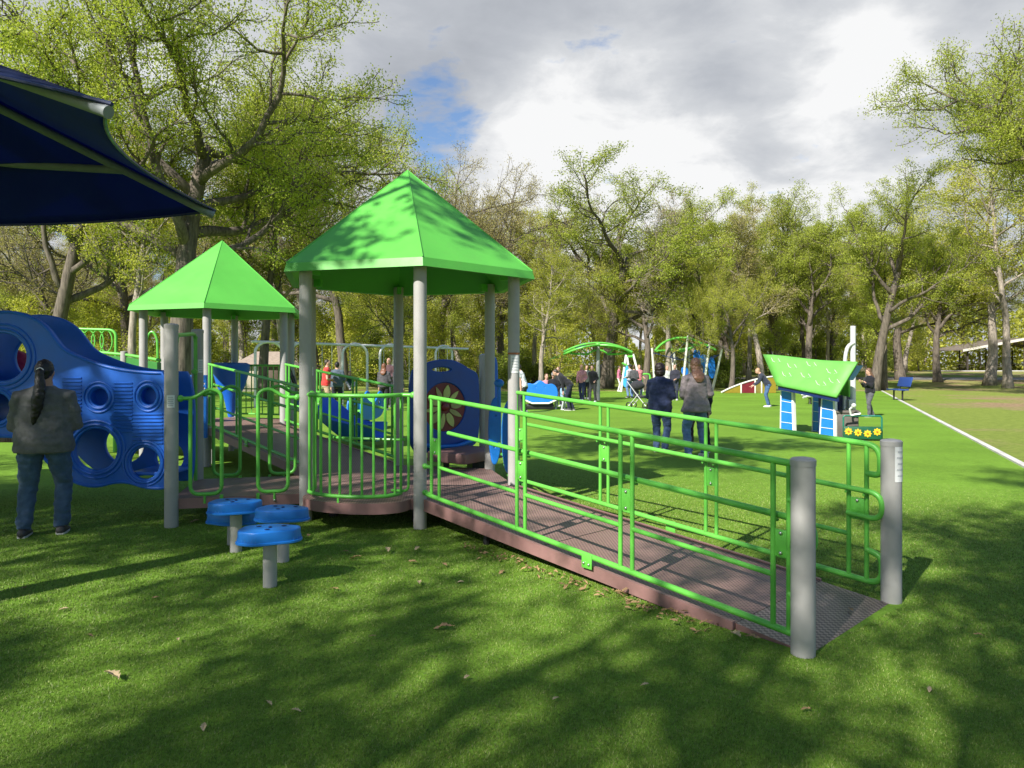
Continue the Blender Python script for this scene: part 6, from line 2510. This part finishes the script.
# ------------------------------------------------------------------ bin, stroller
BI = thing('litter_bin', 'tall black litter bin far off beside a tree trunk', 'litter bin', (gx(604, 55), 55, terrain(gx(604, 55), 55)))
b = MB()
b.lathe([(0.30, 0.0), (0.34, 1.25), (0.36, 1.27), (0.36, 1.33), (0.30, 1.38)], (0, 0, 0), 18)
b.build('body', BLACK, BI)
b = MB()
b.lathe([(0.37, 1.37), (0.33, 1.52), (0.15, 1.62), (0, 1.64)], (0, 0, 0), 18)
b.build('lid', BLACK, BI)
SR = thing('stroller', 'black folding stroller parked left of the woman in the navy jacket', 'stroller', (gx(640, 26.5), 26.5, 0), R(60))
for sx in (-0.24, 0.24):
    for sy in (-0.3, 0.34):
        b = MB()
        b.tube([(sx, sy + 0.11 * math.cos(a), 0.12 + 0.11 * math.sin(a)) for a in [2 * PI * q / 16 for q in range(16)]], 0.022, 6, True)
        o = b.build('wheel', BLACK, SR)
        b = MB()
        b.ball((sx, sy, 0.12), 0.03, 10)
        b.build('rim', SILVER, o)
    b = MB()
    b.tube([(sx, -0.3, 0.12), (sx, 0.02, 0.5), (sx, 0.42, 1.02)], 0.014, 6)
    b.tube([(sx, 0.34, 0.12), (sx, -0.02, 0.55)], 0.014, 6)
    b.build('frame', SILVER, SR)
b = MB()
b.tube([(-0.24, 0.42, 1.02), (0.24, 0.42, 1.02)], 0.022, 8)
b.build('handle', BLACK, SR)
b = MB()
b.box((0, -0.02, 0.45), (0.42, 0.4, 0.08), bev=0.03)
b.box((0, 0.2, 0.68), (0.42, 0.08, 0.46), rot=Matrix.Rotation(R(-24), 3, 'X'), bev=0.03)
b.build('seat', cloth('stroller_cloth', (0.03, 0.03, 0.035)), SR)
b = MB()
b.ball((0, 0.1, 0.86), (0.25, 0.27, 0.18), 14)
b.build('hood', cloth('stroller_cloth', (0.03, 0.03, 0.035)), SR)

# ------------------------------------------------------------------ picnic shelter and the small building
sx0, sy0 = gx(1022, 84), 87.0
PZ = terrain(sx0, sy0)
SHL = thing('picnic_shelter', 'open picnic shelter with a low pitched brown roof behind the pale trunks', 'picnic shelter', (sx0, sy0, PZ))
RB = pm('brown_shingles', (0.17, 0.135, 0.11), 0.85, var=0.2, scale=3)
b = MB()
Wd, Dp, zr, ze_ = 7.6, 8.0, 3.95, 2.55
prf = [(-Wd, ze_), (0, zr), (Wd, ze_), (Wd, ze_ - 0.1), (0, zr - 0.13), (-Wd, ze_ - 0.1)]
b.prism([Vector((x, -Dp / 2, z)) for x, z in prf], Vector((0, Dp, 0)))
b.build('roof', RB, SHL)
b = MB()
fc = [(-Wd - 0.03, ze_ + 0.02), (0, zr + 0.03), (Wd + 0.03, ze_ + 0.02), (Wd + 0.03, ze_ - 0.26), (0, zr - 0.26), (-Wd - 0.03, ze_ - 0.26)]
b.prism([Vector((x, -Dp / 2 - 0.06, z)) for x, z in fc], Vector((0, 0.055, 0)))
b.build('fascia', pm('cream_fascia', (0.62, 0.58, 0.5), 0.6), SHL)
for ix in range(5):
    for iy in (-1, 1):
        x = -Wd + 0.9 + ix * (2 * Wd - 1.8) / 4
        b = MB()
        b.box((x, iy * (Dp / 2 - 0.6), (ze_ - 0.1) / 2), (0.16, 0.16, ze_ - 0.1 + (0.7 if ix == 2 else 0.3 if ix in (1, 3) else 0)), bev=0.01)
        b.build('pillar', pm('dark_timber', (0.05, 0.038, 0.03), 0.8), SHL)
b = MB()
b.box((0, 0, 0.03), (2 * Wd + 0.6, Dp + 0.6, 0.1), bev=0.02)
b.build('slab', CONC, SHL)
for i, (tx, ty) in enumerate(((-4.6, 0.4), (-1.6, -0.8), (2.2, 0.3), (5.0, -0.5))):
    tb = thing('picnic_table', ('picnic table at the left end under the shelter', 'picnic table second from the left end under the shelter', 'picnic table right of the thin pale trunk under the shelter', 'picnic table at the right end under the shelter')[i], 'picnic table', (sx0 + tx, sy0 + ty, PZ + 0.08), 0, 'picnic tables under the shelter')
    b = MB(); b.box((0, 0, 0.74), (1.8, 0.75, 0.05), bev=0.01); b.build('tabletop', TAN, tb)
    for sy in (-0.62, 0.62):
        b = MB(); b.box((0, sy, 0.44), (1.8, 0.26, 0.045), bev=0.01); b.build('bench_seat', TAN, tb)
    for sx in (-0.6, 0.6):
        b = MB(); b.tube([(sx, -0.6, 0.0), (sx, -0.2, 0.72)], 0.035, 6); b.tube([(sx, 0.6, 0.0), (sx, 0.2, 0.72)], 0.035, 6); b.tube([(sx, -0.62, 0.41), (sx, 0.62, 0.41)], 0.03, 6); b.build('leg', pm('dark_timber', (0.05, 0.038, 0.03)), tb)
hx, hy = gx(268, 46), 46.0
HS = thing('park_building', 'small tan building with a brown hip roof far beyond the raised deck', 'building', (hx, hy, 0), R(10))
b = MB()
b.box((0, 0, 0.85), (3.2, 2.6, 1.7), bev=0.02)
b.build('wall', TAN, HS)
b = MB()
b.add([(-1.95, -1.6, 1.66), (1.95, -1.6, 1.66), (1.95, 1.6, 1.66), (-1.95, 1.6, 1.66), (-0.7, 0, 2.55), (0.7, 0, 2.55)], [(0, 1, 5, 4), (1, 2, 5), (2, 3, 4, 5), (3, 0, 4), (3, 2, 1, 0)])
b.build('roof', pm('tan_shingles', (0.30, 0.24, 0.19), 0.85, var=0.2), HS)
b = MB()
b.box((0.4, -1.31, 0.8), (0.8, 0.06, 1.5), bev=0.01)
b.build('door', pm('brown_door', (0.10, 0.07, 0.05), 0.6), HS)

# ------------------------------------------------------------------ fallen leaves
LM = pm('dry_oak_leaf', (0.30, 0.19, 0.09), 0.8, var=0.35, scale=20)
LM2 = pm('pale_dry_leaf', (0.45, 0.34, 0.2), 0.8, var=0.3, scale=20)
def leaf_mesh(seed, mat):
    rg = random.Random(seed)
    half = [(0.0, 0.004), (0.10, 0.012), (0.22, 0.10), (0.32, 0.075), (0.40, 0.19), (0.52, 0.12), (0.62, 0.25), (0.74, 0.13), (0.84, 0.15), (1.0, 0.0)]
    V, F = [], []
    n = len(half)
    cu = rg.uniform(0.15, 0.4)
    for x, w in half:
        z = 0.12 + 0.25 * math.sin(x * 3 + rg.random()) * 0.4
        V += [Vector((x, -w, z + cu * w * 1.6 + rg.uniform(-.02, .05))), Vector((x, 0, z)), Vector((x, w, z + cu * w * 1.2 + rg.uniform(-.02, .05)))]
    for i in range(n - 1):
        for q in range(2):
            F.append((i * 3 + q, i * 3 + q + 1, i * 3 + q + 4, i * 3 + q + 3))
    me = bpy.data.meshes.new('fallen_leaf')
    me.from_pydata([tuple(v * 0.10) for v in V], [], F)
    me.materials.append(mat)
    me.update()
    return me


lms = [leaf_mesh(i, LM if i % 2 else LM2) for i in range(6)]
rl = random.Random(4)
spots = [(455, 632, 1.3), (103, 679, 1.3), (742, 644, 1.2), (744, 641, 0.9), (205, 727, 0.6), (440, 567, .9), (420, 550, .8), (420, 588, .8), (388, 556, 1.1), (362, 560, 1.0), (418, 566, .9), (340, 555, 1.0),
         (200, 523, 1.0), (330, 592, .6), (505, 573, .7), (310, 537, .8), (178, 645, .5), (70, 612, .6), (22, 592, .7), (265, 705, .5), (290, 714, .5), (470, 680, .5), (560, 702, .5), (160, 600, .5), (368, 641, .5), (85, 638, .5), (465, 585, .7),
         (848, 612, .7), (640, 690, .5), (800, 715, .6), (930, 690, .5), (985, 640, .6)]
for px, y, s in spots:
    d = gd(y)
    o = mobj('fallen_leaf', lms[rl.randrange(6)])
    o.location = (gx(px, d), d, 0.012)
    o.rotation_euler = (rl.uniform(-.2, .2), rl.uniform(-.2, .2), rl.uniform(0, 6.28))
    o.scale = (s, s, s)
    tag(o, 'dry curled oak leaf lying alone on the turf', 'leaf', 'fallen oak leaves on the turf')
V, F = [], []
for i in range(170):                                # drift swept up against the ramp side
    s = rl.random() ** 0.8 * 2.6 + 0.75
    off = abs(rl.gauss(0, 0.07)) + 0.035 + (0.06 if rl.random() < 0.15 else 0)
    p = hA + rd * s - wv * off + UP * (0.012 + 0.02 * rl.random())
    a = rl.uniform(0, 6.28)
    sc = rl.uniform(0.25, 0.62)
    me = lms[rl.randrange(6)]
    Rm = Matrix.Rotation(a, 3, 'Z') @ Matrix.Rotation(rl.uniform(-.7, .7), 3, 'X') @ Matrix.Rotation(rl.uniform(-.6, .4), 3, 'Y')
    k = len(V)
    V += [p + Rm @ (v.co * sc) for v in me.vertices]
    F += [tuple(q + k for q in f.vertices) for f in me.polygons]
b = MB()
b.V, b.F, b.M = V, F, [0] * len(F)
o = b.build('leaf_litter', LM)
tag(o, 'drift of dry leaves swept along the foot of the ramp', 'leaf litter', None, 'stuff')
